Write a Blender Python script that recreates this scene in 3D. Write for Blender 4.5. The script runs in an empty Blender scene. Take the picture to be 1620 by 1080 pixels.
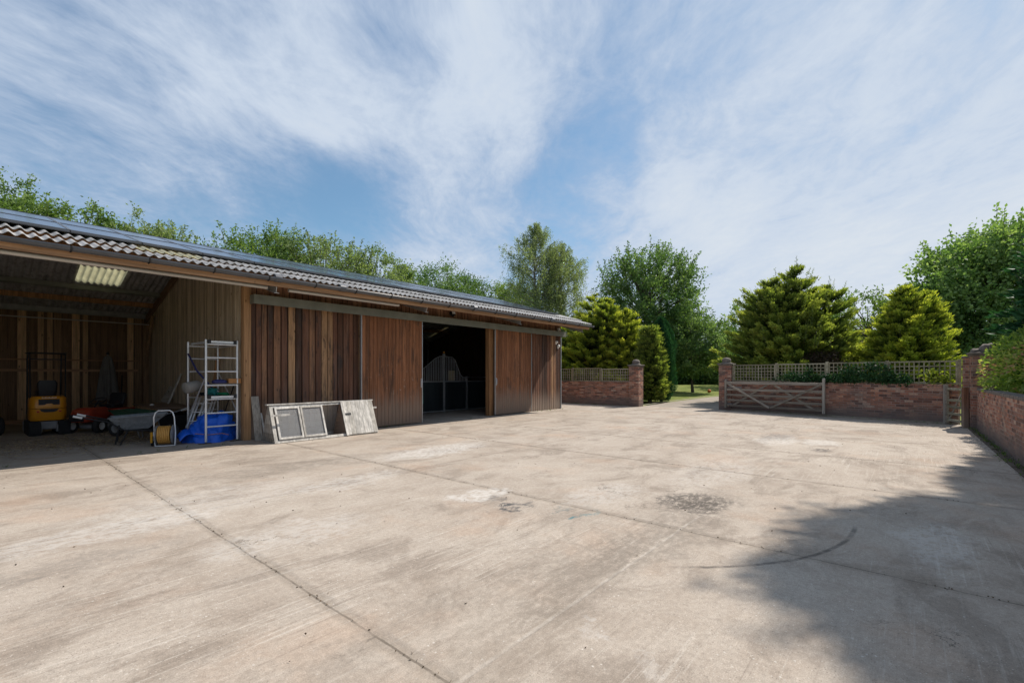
import bpy, math, random
import numpy as np
from mathutils import Vector, Matrix, Euler
R = math.radians
scn = bpy.context.scene
# ------------------------------------------------------------------ camera, world, sun
# World axes: x runs along the barn front (away from the viewer), y runs into the barn, z up.
CU, CV, CH, F, HOR = -4.22, -11.69, 1.55, 731.0, 591.0
cam = bpy.data.cameras.new("camera"); camo = bpy.data.objects.new("camera", cam)
scn.collection.objects.link(camo); scn.camera = camo
cam.sensor_width = 36; cam.lens = F/1620*36; cam.shift_y = (HOR-540)/1620
cam.clip_start = 0.05; cam.clip_end = 2000
camo.location = (CU, CV, CH); camo.rotation_euler = (R(90), 0, -math.atan2(.7616, .648))
scn.view_settings.view_transform = 'Standard'; scn.view_settings.look = 'None'
scn.view_settings.exposure = 0.3; scn.view_settings.gamma = 1
SUN = Vector((.796, -.2415, 1.0)).normalized()
sl = bpy.data.lights.new("sun", 'SUN'); sl.energy = 4.6; sl.angle = R(.55); sl.color = (1, .93, .84)
so = bpy.data.objects.new("sun", sl); scn.collection.objects.link(so)
so.rotation_euler = SUN.to_track_quat('Z', 'Y').to_euler()

def xy(X, Y):       # metres right / ahead of the viewpoint -> world
    return (CU+.648*X+.7616*Y, CV-.7616*X+.648*Y)
def G(px, py, z=0): # where a sight line meets height z
    Y = (CH-z)*F/(py-HOR); return xy((px-810)/F*Y, Y)
def D(px, Y):       # at depth Y
    return xy((px-810)/F*Y, Y)
def u_at(px, v):
    a = (px-810)/F
    return (a*(10.79+.648*v)+6.17+.7616*v)/(.648-.7616*a)

# ------------------------------------------------------------------ node helpers
class NT:
    def __init__(s, tree): s.t = tree; s.n = tree.nodes; s.l = tree.links
    def new(s, typ, **kw):
        n = s.n.new(typ)
        for k, v in kw.items():
            if k == 'inp':
                for a, b in v.items():
                    if hasattr(b, 'is_output') or isinstance(b, bpy.types.NodeSocket): s.l.new(b, n.inputs[a])
                    else: n.inputs[a].default_value = b
            else: setattr(n, k, v)
        return n
    def math(s, op, a, b=None, c=None, clamp=False):
        n = s.n.new('ShaderNodeMath'); n.operation = op; n.use_clamp = clamp
        for i, x in enumerate((a, b, c)):
            if x is None: continue
            if isinstance(x, bpy.types.NodeSocket): s.l.new(x, n.inputs[i])
            else: n.inputs[i].default_value = x
        return n.outputs[0]
    def vmath(s, op, a, b=None):
        n = s.n.new('ShaderNodeVectorMath'); n.operation = op
        for i, x in enumerate((a, b)):
            if x is None: continue
            if isinstance(x, bpy.types.NodeSocket): s.l.new(x, n.inputs[i])
            else: n.inputs[i].default_value = x
        return n
    def noise(s, vec, scale, detail=4, rough=.55, dist=0):
        n = s.new('ShaderNodeTexNoise', inp={'Vector': vec, 'Scale': scale, 'Detail': detail, 'Roughness': rough, 'Distortion': dist})
        return n.outputs['Fac']
    def ramp(s, fac, stops, interp='LINEAR'):
        n = s.n.new('ShaderNodeValToRGB'); s.l.new(fac, n.inputs[0]); cr = n.color_ramp; cr.interpolation = interp
        while len(cr.elements) < len(stops): cr.elements.new(.5)
        for e, (p, c) in zip(cr.elements, stops):
            e.position = p; e.color = (*c, 1) if len(c) == 3 else c
        return n.outputs[0]
    def sm(s, fac, a, b, lo=0., hi=1.):
        n = s.n.new('ShaderNodeMapRange'); n.interpolation_type = 'SMOOTHSTEP'
        s.l.new(fac, n.inputs[0])
        for i, x in enumerate((a, b, lo, hi)): n.inputs[i+1].default_value = x
        return n.outputs[0]
    def mix(s, fac, a, b, mode='MIX'):
        n = s.n.new('ShaderNodeMix'); n.data_type = 'RGBA'; n.blend_type = mode
        for i, x in ((0, fac), (6, a), (7, b)):
            if isinstance(x, bpy.types.NodeSocket): s.l.new(x, n.inputs[i])
            elif i == 0: n.inputs[0].default_value = x
            else: n.inputs[i].default_value = (*x, 1)
        return n.outputs[2]
    def mapping(s, vec, scale=(1, 1, 1), rot=(0, 0, 0), loc=(0, 0, 0)):
        return s.new('ShaderNodeMapping', inp={'Vector': vec, 'Scale': scale, 'Rotation': rot, 'Location': loc}).outputs[0]

# ------------------------------------------------------------------ world: blue sky under thin high cloud
w = bpy.data.worlds.new("World"); scn.world = w; w.use_nodes = True
T = NT(w.node_tree); bg = T.n['Background']
sky = T.new('ShaderNodeTexSky', sky_type='NISHITA', sun_disc=False)
sky.sun_elevation = math.asin(SUN.z); sky.sun_rotation = math.atan2(SUN.x, SUN.y)
sky.air_density = 1.0; sky.dust_density = .6; sky.ozone_density = 1.2
dirv = T.new('ShaderNodeTexCoord').outputs['Generated']
sp = T.new('ShaderNodeSeparateXYZ', inp={0: dirv})
den = T.math('ADD', T.math('MAXIMUM', sp.outputs[2], 0.0), .13)
# ground-plan coordinates of a cloud layer, turned so that a runs across the view
a_ = T.math('DIVIDE', T.math('SUBTRACT', T.math('MULTIPLY', sp.outputs[0], .648), T.math('MULTIPLY', sp.outputs[1], .7616)), den)
b_ = T.math('DIVIDE', T.math('ADD', T.math('MULTIPLY', sp.outputs[0], .7616), T.math('MULTIPLY', sp.outputs[1], .648)), den)
pv = T.new('ShaderNodeCombineXYZ', inp={0: a_, 1: b_, 2: 0.0}).outputs[0]
wp = T.new('ShaderNodeTexNoise', inp={'Vector': pv, 'Scale': .9, 'Detail': 3.0})
pvw = T.vmath('ADD', pv, T.vmath('SCALE', wp.outputs['Color']).outputs[0]).outputs[0]
wp2 = T.vmath('SCALE', wp.outputs['Color']); wp2.inputs['Scale'].default_value = .55
pvw = T.vmath('ADD', pv, wp2.outputs[0]).outputs[0]
n1 = T.noise(T.mapping(pvw, (1.5, .75, 1), (0, 0, R(-62))), 1.7, 11, .60)
n2 = T.noise(T.mapping(pvw, (1, .35, 1), (0, 0, R(-48)), (3.1, 1.7, 0)), 2.6, 8, .6)
n3 = T.noise(T.mapping(pvw, (1, .42, 1), (0, 0, R(-55)), (7, 2, 0)), 7, 10, .68, .4)
n4 = T.noise(T.mapping(pvw, (1, .7, 1), (0, 0, R(-20)), (2, 9, 0)), 24, 6, .62)
cl = T.math('ADD', T.math('MULTIPLY', n1, .62), T.math('MULTIPLY', n2, .38))
cl = T.math('ADD', cl, T.math('MULTIPLY', T.math('SUBTRACT', n3, .5), .34))
cl = T.math('ADD', cl, T.math('MULTIPLY', T.math('SUBTRACT', n4, .5), .20))
def skydir(px, py):
    X, Y, Z = (px-810)/F, 1.0, (HOR-py)/F
    v = Vector((.648*X+.7616*Y, -.7616*X+.648*Y, Z)); return v.normalized()
def blob(px, py, deg, amp):
    global cl
    d = T.vmath('DOT_PRODUCT', dirv, tuple(skydir(px, py))).outputs['Value']
    m = T.sm(d, math.cos(R(deg)), 1.0, 0, 1)
    cl = T.math('ADD', cl, T.math('MULTIPLY', m, amp))
for b in [(500, 326, 8, -.20), (590, 326, 8, -.20), (420, 305, 9, -.14), (270, 300, 13, -.12), (110, 290, 12, -.12), (130, 5, 9, -.16), (400, 60, 6, -.08),
          (930, 300, 9, -.08), (870, 330, 7, -.08), (960, 180, 8, -.04), (1090, 70, 6, -.06), (780, 190, 8, .10), (840, 60, 10, .08), (860, 420, 7, -.08), (1250, 190, 8, -.05),
          (560, 470, 10, .04), (330, 130, 17, .15), (60, 140, 15, .13), (620, 230, 10, .11), (700, 370, 8, .13), (640, 40, 16, .10), (450, 190, 9, .06),
          (1400, 120, 34, .07), (1350, 340, 22, .13), (1130, 330, 7, .16), (1050, 300, 4, .12), (1560, 420, 20, .12), (1000, 440, 12, .05)]:
    blob(*b)
hz = T.sm(sp.outputs[2], 0.0, .42, .20, 0)
cl = T.math('ADD', cl, hz)
cm = T.sm(cl, .20, .76, .16, 1.0)
ccol = T.ramp(cl, [(0, (2.6, 3.7, 5.3)), (.45, (3.5, 4.3, 5.7)), (.75, (4.9, 5.6, 6.6)), (1, (5.7, 6.2, 6.8))])
skyc = T.mix(1.0, sky.outputs[0], (.72, .98, 1.02), 'MULTIPLY')
mixc = T.mix(cm, skyc, ccol)
T.l.new(mixc, bg.inputs[0]); bg.inputs[1].default_value = .10

# ------------------------------------------------------------------ materials
MATS = {}
def newmat(name):
    m = bpy.data.materials.new(name); m.use_nodes = True; MATS[name] = m
    t = NT(m.node_tree); return m, t, t.n['Principled BSDF']
def mat(name, c1, c2=None, scale=(4, 4, 4), rough=.7, metal=0., bump=0., tint=0., detail=5, spec=.4, contrast=(.3, .7), dirt=None, coat=0.):
    """noise between two colours in object space, optional per-face value variation, bump"""
    m, t, b = newmat(name)
    co = t.new('ShaderNodeTexCoord').outputs['Object']
    c2 = c2 or tuple(x*.75 for x in c1)
    n = t.noise(t.mapping(co, scale), 1.0, detail, .6)
    col = t.ramp(n, [(contrast[0], c2), (contrast[1], c1)])
    if tint:
        at = t.new('ShaderNodeAttribute', attribute_name='tint').outputs['Fac']
        k = t.math('ADD', t.math('MULTIPLY', at, 2*tint), 1-tint)
        col = t.mix(1.0, col, t.new('ShaderNodeCombineXYZ', inp={0: k, 1: k, 2: k}).outputs[0], 'MULTIPLY')
    if dirt:
        d = t.sm(t.noise(co, dirt[1], 6, .65), dirt[2], dirt[3])
        col = t.mix(d, col, dirt[0])
    t.l.new(col, b.inputs['Base Color']); b.inputs['Roughness'].default_value = rough
    b.inputs['Metallic'].default_value = metal; b.inputs['Specular IOR Level'].default_value = spec
    b.inputs['Coat Weight'].default_value = coat
    if bump:
        bn = t.new('ShaderNodeBump', inp={'Height': n, 'Strength': bump, 'Distance': .01})
        t.l.new(bn.outputs[0], b.inputs['Normal'])
    return m
def boards(name, dark, mid, light, knots=True, foot_tone=None, silver=None, grain=(38, 38, 1.4), blotch=None, stain=None):
    """timber boards: colour by board (tint), grain along the board, knots, a second tone fading in near the foot"""
    m, t, b = newmat(name)
    co = t.new('ShaderNodeTexCoord').outputs['Object']
    at = t.new('ShaderNodeAttribute', attribute_name='tint').outputs['Fac']
    off = t.new('ShaderNodeCombineXYZ', inp={0: t.math('MULTIPLY', at, 37.0), 1: t.math('MULTIPLY', at, 11.0), 2: t.math('MULTIPLY', at, 23.0)}).outputs[0]
    cv = t.vmath('ADD', co, off).outputs[0]
    base = t.ramp(at, [(0, dark), (.5, mid), (1, light)])
    g = t.noise(t.mapping(cv, grain), 1.0, 6, .65, .4)
    g2 = t.noise(t.mapping(cv, (grain[0]*.2, grain[1]*.2, grain[2]*.5)), 1.0, 4, .6, .6)
    k = t.math('ADD', t.math('MULTIPLY', t.sm(g, .3, .7), .55), .62)
    k = t.math('MULTIPLY', k, t.math('ADD', t.math('MULTIPLY', g2, .9), .55))
    col = t.mix(1.0, base, t.new('ShaderNodeCombineXYZ', inp={0: k, 1: k, 2: k}).outputs[0], 'MULTIPLY')
    if knots:
        vo = t.new('ShaderNodeTexVoronoi', inp={'Vector': t.mapping(cv, (7, 7, 2.6)), 'Scale': 1.0, 'Randomness': 1.0})
        kn = t.sm(vo.outputs['Distance'], .05, .14, 1, 0)
        col = t.mix(t.math('MULTIPLY', kn, .75), col, tuple(x*.35 for x in dark))
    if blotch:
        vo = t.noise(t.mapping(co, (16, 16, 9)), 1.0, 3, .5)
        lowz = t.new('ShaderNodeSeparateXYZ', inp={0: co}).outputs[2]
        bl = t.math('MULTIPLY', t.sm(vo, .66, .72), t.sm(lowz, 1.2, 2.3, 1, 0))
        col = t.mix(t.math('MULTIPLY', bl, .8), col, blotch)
    if silver:
        s_ = t.sm(t.noise(t.mapping(cv, (9, 9, .8)), 1.0, 5, .6), .45, .75)
        col = t.mix(t.math('MULTIPLY', s_, silver[1]), col, silver[0])
    if stain:
        s2 = t.sm(t.noise(t.mapping(co, (2.2, 2.2, .9)), 1.0, 6, .7, .5), .46, .62)
        s3 = t.sm(t.noise(t.mapping(cv, (14, 14, 1.1), (0, 0, 0), (3, 0, 5)), 1.0, 5, .65), .42, .62)
        col = t.mix(t.math('MULTIPLY', t.math('MULTIPLY', s2, s3), stain[1]), col, stain[0])
    if foot_tone:  # blends to a second colour towards the foot, edge broken by noise
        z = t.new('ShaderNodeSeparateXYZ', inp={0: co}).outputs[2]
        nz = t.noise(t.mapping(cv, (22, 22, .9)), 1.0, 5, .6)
        zz = t.math('SUBTRACT', z, t.math('MULTIPLY', nz, foot_tone[2]))
        s1 = t.sm(zz, -.25, foot_tone[1]*.75, 1, 0)
        col = t.mix(t.math('MULTIPLY', s1, .85), col, foot_tone[0])
    t.l.new(col, b.inputs['Base Color']); b.inputs['Roughness'].default_value = .8; b.inputs['Specular IOR Level'].default_value = .25
    bn = t.new('ShaderNodeBump', inp={'Height': g, 'Strength': .35, 'Distance': .006})
    t.l.new(bn.outputs[0], b.inputs['Normal'])
    return m
def leafmat(name, stops, trans=.35, rough=.62):
    m, t, b = newmat(name)
    at = t.new('ShaderNodeAttribute', attribute_name='tint').outputs['Fac']
    col = t.ramp(at, stops)
    t.l.new(col, b.inputs['Base Color']); b.inputs['Roughness'].default_value = rough; b.inputs['Specular IOR Level'].default_value = .22
    tr = t.new('ShaderNodeBsdfTranslucent')
    tc = t.mix(1.0, col, (1.25, 1.35, .6), 'MULTIPLY'); t.l.new(tc, tr.inputs[0])
    ms = t.new('ShaderNodeMixShader'); ms.inputs[0].default_value = trans
    t.l.new(b.outputs[0], ms.inputs[1]); t.l.new(tr.outputs[0], ms.inputs[2])
    t.l.new(ms.outputs[0], t.n['Material Output'].inputs[0])
    return m
def brick(name, warm=1.0):
    m, t, b = newmat(name)
    uv = t.new('ShaderNodeTexCoord').outputs['UV']
    dn = t.new('ShaderNodeTexNoise', inp={'Vector': uv, 'Scale': 3.0, 'Detail': 3.0})
    dd = t.vmath('SCALE', t.vmath('SUBTRACT', dn.outputs['Color'], (.5, .5, .5)).outputs[0]); dd.inputs['Scale'].default_value = .02
    vec = t.vmath('ADD', uv, dd.outputs[0]).outputs[0]
    br = t.new('ShaderNodeTexBrick', inp={'Vector': vec, 'Scale': 1.0, 'Brick Width': .228, 'Row Height': .078, 'Mortar Size': .007, 'Mortar Smooth': .3,
               'Color1': (0, 0, 0, 1), 'Color2': (1, 1, 1, 1), 'Mortar': (.5, .5, .5, 1), 'Bias': 0.0})
    col = t.ramp(br.outputs['Color'], [(0, (.09, .055, .05)), (.22, (.26, .105, .07)), (.45, (.50, .21, .13)), (.62, (.28, .14, .11)), (.8, (.58, .30, .19)), (1, (.50, .37, .29))])
    big = t.noise(uv, 1.3, 5, .6)
    col = t.mix(t.sm(big, .45, .7, 0, .55), col, (.48*warm, .19, .10))
    col = t.mix(t.math('MULTIPLY', t.sm(t.noise(t.mapping(uv, (1, 2.2, 1), (0, 0, 0), (5, 3, 0)), 2.3, 6, .65), .5, .72), .6), col, (.10, .075, .068))
    col = t.mix(t.math('MULTIPLY', t.sm(t.noise(uv, 26, 4, .6), .35, .7), .5), col, (.19, .12, .095))
    col = t.mix(t.math('MULTIPLY', t.sm(t.noise(t.mapping(uv, (.8, 1.1, 1), (0, 0, 0), (31, 2, 0)), 1.4, 8, .75, 1.0), .48, .62), .55), col, (.15, .115, .10))
    col = t.mix(t.math('MULTIPLY', t.sm(t.noise(t.mapping(uv, (1, 1, 1), (0, 0, 0), (3, 22, 0)), 8, 6, .7), .58, .66), .6), col, (.42, .33, .28))
    col = t.mix(t.math('MULTIPLY', t.sm(t.noise(t.mapping(uv, (1, 1.6, 1), (0, 0, 0), (13, 5, 0)), 2.4, 6, .7), .60, .68), .6), col, (.085, .10, .045))
    col = t.mix(t.math('MULTIPLY', t.sm(t.noise(t.mapping(uv, (2.6, 4.5, 1), (0, 0, 0), (11, 8, 0)), 1.6, 7, .7), .60, .72), .7), col, (.48, .41, .37))
    mort = t.mix(t.sm(t.noise(uv, 2.1, 4, .6), .3, .7), (.46, .37, .31), (.20, .15, .125))
    col = t.mix(br.outputs['Fac'], col, mort)
    z = t.new('ShaderNodeSeparateXYZ', inp={0: uv}).outputs[1]
    low = t.sm(t.math('SUBTRACT', z, t.math('MULTIPLY', big, .5)), -.15, .35, .8, 0)
    col = t.mix(low, col, (.17, .14, .125))
    t.l.new(col, b.inputs['Base Color']); b.inputs['Roughness'].default_value = .92; b.inputs['Specular IOR Level'].default_value = .2
    hgt = t.math('ADD', t.math('SUBTRACT', 1.0, br.outputs['Fac']), t.math('MULTIPLY', t.noise(uv, 40, 4, .6), .6))
    bn = t.new('ShaderNodeBump', inp={'Height': hgt, 'Strength': .8, 'Distance': .012})
    t.l.new(bn.outputs[0], b.inputs['Normal'])
    return m

# ---- concrete yard
def concrete():
    m, t, b = newmat('concrete')
    co = t.new('ShaderNodeTexCoord').outputs['Object']
    sx = t.new('ShaderNodeSeparateXYZ', inp={0: co}); U, V = sx.outputs[0], sx.outputs[1]
    big = t.noise(t.mapping(co, (.45, .62, 1)), 1.0, 9, .68, .9)
    mid = t.noise(t.mapping(co, (2.2, 2.8, 1)), 1.0, 10, .75, .8)
    fine = t.noise(co, 26, 6, .7)
    grit = t.noise(co, 130, 3, .6)
    col = t.ramp(big, [(.28, (.235, .190, .150)), (.48, (.332, .276, .224)), (.70, (.42, .362, .302))])
    col = t.mix(t.sm(mid, .35, .66, .0, .6), col, (.425, .37, .312))
    col = t.mix(t.sm(t.noise(t.mapping(co, (.75, 1.35, 1), (0, 0, 0), (9, 4, 0)), 1.0, 10, .74, .6), .49, .62, 0, .58), col, (.205, .166, .132))
    col = t.mix(t.sm(t.noise(co, .7, 5, .6), .52, .72, 0, .38), col, (.41, .28, .195))
    # brushed texture, ridges run along x, worn to pale lines in patches
    rv = t.noise(t.mapping(co, (.9, 34, 1)), 1.0, 5, .6, .15)
    rmask = t.sm(t.noise(t.mapping(co, (.22, .34, 1), (0, 0, 0), (2, 6, 0)), 1.0, 4, .55), .42, .62)
    col = t.mix(t.math('MULTIPLY', t.sm(rv, .56, .66), t.math('MULTIPLY', rmask, .55)), col, (.50, .45, .39))
    col = t.mix(t.math('MULTIPLY', t.math('MULTIPLY', t.sm(rv, .44, .30), rmask), .40), col, (.17, .135, .108))
    # exposed aggregate
    vo = t.new('ShaderNodeTexVoronoi', inp={'Vector': co, 'Scale': 48.0})
    ag = t.sm(vo.outputs['Distance'], .10, .24, 1, 0)
    agm = t.math('MULTIPLY', ag, t.sm(t.noise(co, .6, 4, .6), .34, .56, .25, 1))
    acol = t.mix(t.sm(t.new('ShaderNodeSeparateXYZ', inp={0: vo.outputs['Color']}).outputs[0], .35, .65), (.16, .13, .11), (.52, .47, .41))
    col = t.mix(t.math('MULTIPLY', agm, .8), col, acol)
    vo2 = t.new('ShaderNodeTexVoronoi', inp={'Vector': t.mapping(co, (1, 1, 1), (0, 0, .6)), 'Scale': 21.0})
    ch = t.math('MULTIPLY', t.sm(vo2.outputs['Distance'], .09, .17, 1, 0), t.sm(t.noise(co, 2.3, 4, .7), .50, .60))
    col = t.mix(t.math('MULTIPLY', ch, .7), col, (.60, .56, .50))
    k = t.math('ADD', t.math('MULTIPLY', fine, .80), .61)
    k = t.math('MULTIPLY', k, t.math('ADD', t.math('MULTIPLY', grit, 1.0), .50))
    col = t.mix(1.0, col, t.new('ShaderNodeCombineXYZ', inp={0: k, 1: k, 2: k}).outputs[0], 'MULTIPLY')
    wob = t.math('MULTIPLY', t.math('SUBTRACT', t.noise(co, 1.1, 6, .75), .5), .055)
    brk = t.noise(co, 3.3, 4, .7)
    fac_all = None
    def line(axis, pos, w_, colr, strength, lo=None, hi=None, wv=wob):
        nonlocal col, fac_all
        d = t.math('ABSOLUTE', t.math('SUBTRACT', t.math('ADD', axis, wv), pos))
        mk = t.sm(d, w_*.35, w_, 1, 0)
        if lo is not None:
            o = V if axis is U else U
            mk = t.math('MULTIPLY', mk, t.math('MULTIPLY', t.sm(o, lo, lo+.5), t.sm(o, hi-.5, hi, 1, 0)))
        mk2 = t.math('MULTIPLY', mk, t.math('ADD', t.math('MULTIPLY', t.sm(brk, .35, .6), .55), .45))
        col = t.mix(t.math('MULTIPLY', mk2, strength), col, colr)
        fac_all = mk2 if fac_all is None else t.math('MAXIMUM', fac_all, mk2)
    for p in (-8.7, -5.7, -2.66, .36, 3.58, 6.25, 9.4, 12.5, 15.6):
        line(U, p, .09, (.19, .155, .12), .35)
        line(U, p, .012, (.085, .068, .05), .68)
    line(V, -9.98, .022, (.50, .45, .39), .5, -6, 1.2)
    line(V, -5.6, .05, (.17, .14, .11), .3)
    line(V, -.75, .05, (.13, .11, .09), .45)
    wn = t.new('ShaderNodeTexNoise', inp={'Vector': co, 'Scale': 2.4, 'Detail': 6.0, 'Roughness': .7})
    wv = t.vmath('SCALE', t.vmath('SUBTRACT', wn.outputs['Color'], (.5, .5, .5)).outputs[0]); wv.inputs['Scale'].default_value = 1.0
    cow = t.vmath('ADD', co, wv.outputs[0]).outputs[0]
    brkf = t.noise(t.mapping(co, (9, 14, 1)), 1.0, 10, .8)
    def patch(px, py, rx, ry, colr, s, hard=.5, broken=True):
        nonlocal col
        cx, cy = G(px, py)
        v = t.mapping(cow, (1/rx, 1/ry, 0), (0, 0, 0), (-cx/rx, -cy/ry, 0))
        d = t.vmath('LENGTH', v).outputs['Value']
        mk = t.sm(d, hard, 1.05, 1, 0)
        if broken: mk = t.math('MULTIPLY', mk, t.sm(brkf, .40, .56))
        col = t.mix(t.math('MULTIPLY', mk, s), col, colr)
    Wt = (.60, .575, .54)
    for q in [(150, 845, 1.3, .4, Wt, .35), (340, 790, 1.6, .8, Wt, .25), (690, 712, 1.6, .6, Wt, .6), (760, 781, .50, .35, Wt, .6), (960, 780, .9, .4, Wt, .3),
              (1230, 695, 1.3, .5, Wt, .45), (1300, 700, .7, .4, Wt, .5), (460, 845, .9, .5, Wt, .3), (560, 760, 1.1, .4, Wt, .35), (1130, 745, 1.6, .6, Wt, .22),
              (1480, 860, 1.0, .3, Wt, .35), (940, 1000, .10, .10, Wt, .28), (1020, 1040, .12, .1, Wt, .2)]:
        patch(*q)
    for q in [(1095, 793, .55, .48, (.06, .052, .046), .9), (1115, 800, .35, .25, (.035, .03, .028), .8), (812, 800, .36, .12, (.05, .055, .06), .9),
              (785, 787, .2, .14, (.07, .06, .055), .6), (1225, 690, .8, .35, (.10, .09, .085), .6), (1300, 712, .35, .25, (.05, .045, .04), .8),
              (905, 817, .10, .10, (.03, .16, .19), .8), (935, 811, .2, .06, (.05, .16, .18), .5), (880, 805, .25, .05, (.07, .12, .13), .5),
              (1080, 820, 2.0, .5, (.16, .135, .11), .45), (1250, 660, 2.0, .4, (.15, .13, .11), .35), (820, 1010, .9, .35, (.20, .165, .13), .35), (640, 990, .7, .25, (.19, .16, .13), .3),
              (450, 740, 2.4, .5, (.17, .145, .12), .45), (60, 905, 1.2, .25, (.17, .15, .13), .4), (900, 900, 1.1, .6, (.18, .15, .12), .4),
              (600, 1012, .16, .05, (.12, .10, .08), .5)]:
        patch(*q)
    # one curved tyre mark
    P = [Vector(G(*q)) for q in ((1352, 838), (1268, 882), (1090, 897))]
    (ax, ay), (bx, by), (cx, cy) = P
    dd = 2*(ax*(by-cy)+bx*(cy-ay)+cx*(ay-by))
    ox = ((ax*ax+ay*ay)*(by-cy)+(bx*bx+by*by)*(cy-ay)+(cx*cx+cy*cy)*(ay-by))/dd
    oy = ((ax*ax+ay*ay)*(cx-bx)+(bx*bx+by*by)*(ax-cx)+(cx*cx+cy*cy)*(bx-ax))/dd
    rr = math.hypot(ax-ox, ay-oy)
    dist = t.vmath('LENGTH', t.vmath('SUBTRACT', t.mapping(co, (1, 1, 0)), (ox, oy, 0)).outputs[0]).outputs['Value']
    ring = t.sm(t.math('ABSOLUTE', t.math('SUBTRACT', t.math('ADD', dist, wob), rr)), .008, .030, 1, 0)
    mx, my = (ax+cx)/2, (ay+cy)/2
    near = t.sm(t.vmath('LENGTH', t.vmath('SUBTRACT', t.mapping(co, (1, 1, 0)), (mx, my, 0)).outputs[0]).outputs['Value'], math.hypot(ax-cx, ay-cy)*.46, math.hypot(ax-cx, ay-cy)*.6, 1, 0)
    rough_ = t.sm(t.noise(co, 5, 5, .7), .38, .6, .35, 1)
    col = t.mix(t.math('MULTIPLY', t.math('MULTIPLY', ring, near), t.math('MULTIPLY', rough_, .7)), col, (.045, .04, .037))
    # fine branching cracks, only here and there
    vc = t.new('ShaderNodeTexVoronoi', feature='DISTANCE_TO_EDGE', inp={'Vector': cow, 'Scale': .42})
    crk = t.math('MULTIPLY', t.sm(vc.outputs['Distance'], .001, .005, 1, 0), t.sm(t.noise(co, .45, 2, .5), .56, .62))
    col = t.mix(t.math('MULTIPLY', crk, .8), col, (.06, .05, .04))
    # small pits
    vp = t.new('ShaderNodeTexVoronoi', inp={'Vector': cow, 'Scale': 5.5})
    pit = t.math('MULTIPLY', t.sm(vp.outputs['Distance'], .03, .07, 1, 0), t.sm(t.noise(co, 1.9, 2, .5), .54, .6))
    col = t.mix(t.math('MULTIPLY', pit, .7), col, (.10, .085, .07))
    t.l.new(col, b.inputs['Base Color']); b.inputs['Roughness'].default_value = .88; b.inputs['Specular IOR Level'].default_value = .25
    h = t.math('ADD', t.math('MULTIPLY', fine, .5), t.math('MULTIPLY', grit, .35))
    h = t.math('ADD', h, t.math('MULTIPLY', rv, .8))
    h = t.math('SUBTRACT', h, t.math('MULTIPLY', fac_all, 1.2))
    bn = t.new('ShaderNodeBump', inp={'Height': h, 'Strength': .55, 'Distance': .008})
    t.l.new(bn.outputs[0], b.inputs['Normal'])
    return m
M_conc = concrete()
M_grass = mat('grass', (.17, .20, .045), (.10, .145, .03), (.6, .6, .6), .95, bump=.2, spec=.1, dirt=((.24, .22, .08), 2.2, .45, .7))
M_drive = mat('drive', (.33, .28, .23), (.25, .215, .18), (1.4, 1.4, 1.4), .95, bump=.2, detail=8)
M_soil = mat('soil', (.12, .09, .065), (.055, .045, .033), (7, 7, 7), .95, bump=.8)
M_kerb = mat('kerb', (.36, .31, .25), (.22, .19, .15), (6, 6, 6), .9, bump=.3)
M_brick = brick('brick')
M_stone = mat('stone', (.22, .185, .155), (.10, .085, .075), (9, 9, 9), .95, bump=.9, dirt=((.34, .32, .29), 5, .62, .8))
M_oldboard = boards('dark_boards', (.05, .028, .02), (.19, .088, .052), (.46, .27, .14), stain=((.045, .036, .032), .85), foot_tone=((.27, .21, .165), .85, .75), silver=((.20, .155, .13), .28))
M_eaveboard = boards('eave_boards', (.17, .08, .045), (.26, .125, .07), (.36, .19, .105))
M_door = boards('door_boards', (.17, .072, .034), (.265, .11, .052), (.345, .15, .072), stain=((.085, .048, .032), .9), knots=False, foot_tone=((.23, .17, .13), .75, 1.3), blotch=(.36, .25, .18), silver=((.075, .045, .032), .45))
M_part = boards('partition_boards', (.36, .28, .19), (.50, .40, .28), (.62, .50, .36), foot_tone=((.22, .18, .14), .2, .3))
M_back = boards('back_boards', (.18, .11, .065), (.42, .27, .15), (.68, .44, .24))
M_pole = boards('new_timber', (.28, .14, .06), (.36, .19, .085), (.42, .24, .12), grain=(30, 30, 1.2))
M_fascia = boards('fascia_timber', (.36, .20, .11), (.44, .26, .15), (.48, .30, .18), grain=(1.2, 30, 30))
M_grey = boards('silver_timber', (.22, .195, .16), (.34, .30, .25), (.46, .42, .36), grain=(30, 30, 1.5))
M_greyh = boards('silver_timber_rails', (.20, .165, .13), (.29, .25, .20), (.38, .33, .27), grain=(1.5, 30, 30))
M_trel = boards('trellis_timber', (.22, .20, .135), (.30, .27, .185), (.39, .36, .26), knots=False, grain=(20, 20, 20))
M_white = boards('painted_timber', (.46, .43, .38), (.58, .55, .50), (.68, .65, .60), knots=False, silver=((.30, .27, .23), .5), grain=(14, 14, 2))
M_ply = mat('plywood', (.24, .17, .12), (.17, .12, .085), (5, 5, 5), .7)
M_galv = mat('galvanised_steel', (.55, .56, .57), (.42, .43, .44), (12, 12, 12), .42, .75, tint=.1)
M_alu = mat('aluminium', (.74, .75, .76), (.62, .63, .64), (20, 20, 4), .38, .55)
M_steelgreen = mat('green_grey_steel', (.20, .205, .17), (.14, .145, .12), (3, 3, 3), .6, .1, dirt=((.17, .15, .12), 7, .6, .75))
M_greysteel = mat('grey_steel', (.28, .28, .28), (.19, .19, .195), (5, 5, 5), .55, .3)
M_rail = mat('pale_steel', (.52, .49, .45), (.40, .37, .34), (1, 12, 12), .5, .3)
M_gut = mat('gutter_plastic', (.10, .103, .115), (.075, .078, .085), (4, 4, 4), .35)
M_black = mat('black_plastic', (.018, .018, .02), (.012, .012, .013), (8, 8, 8), .5)
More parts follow.
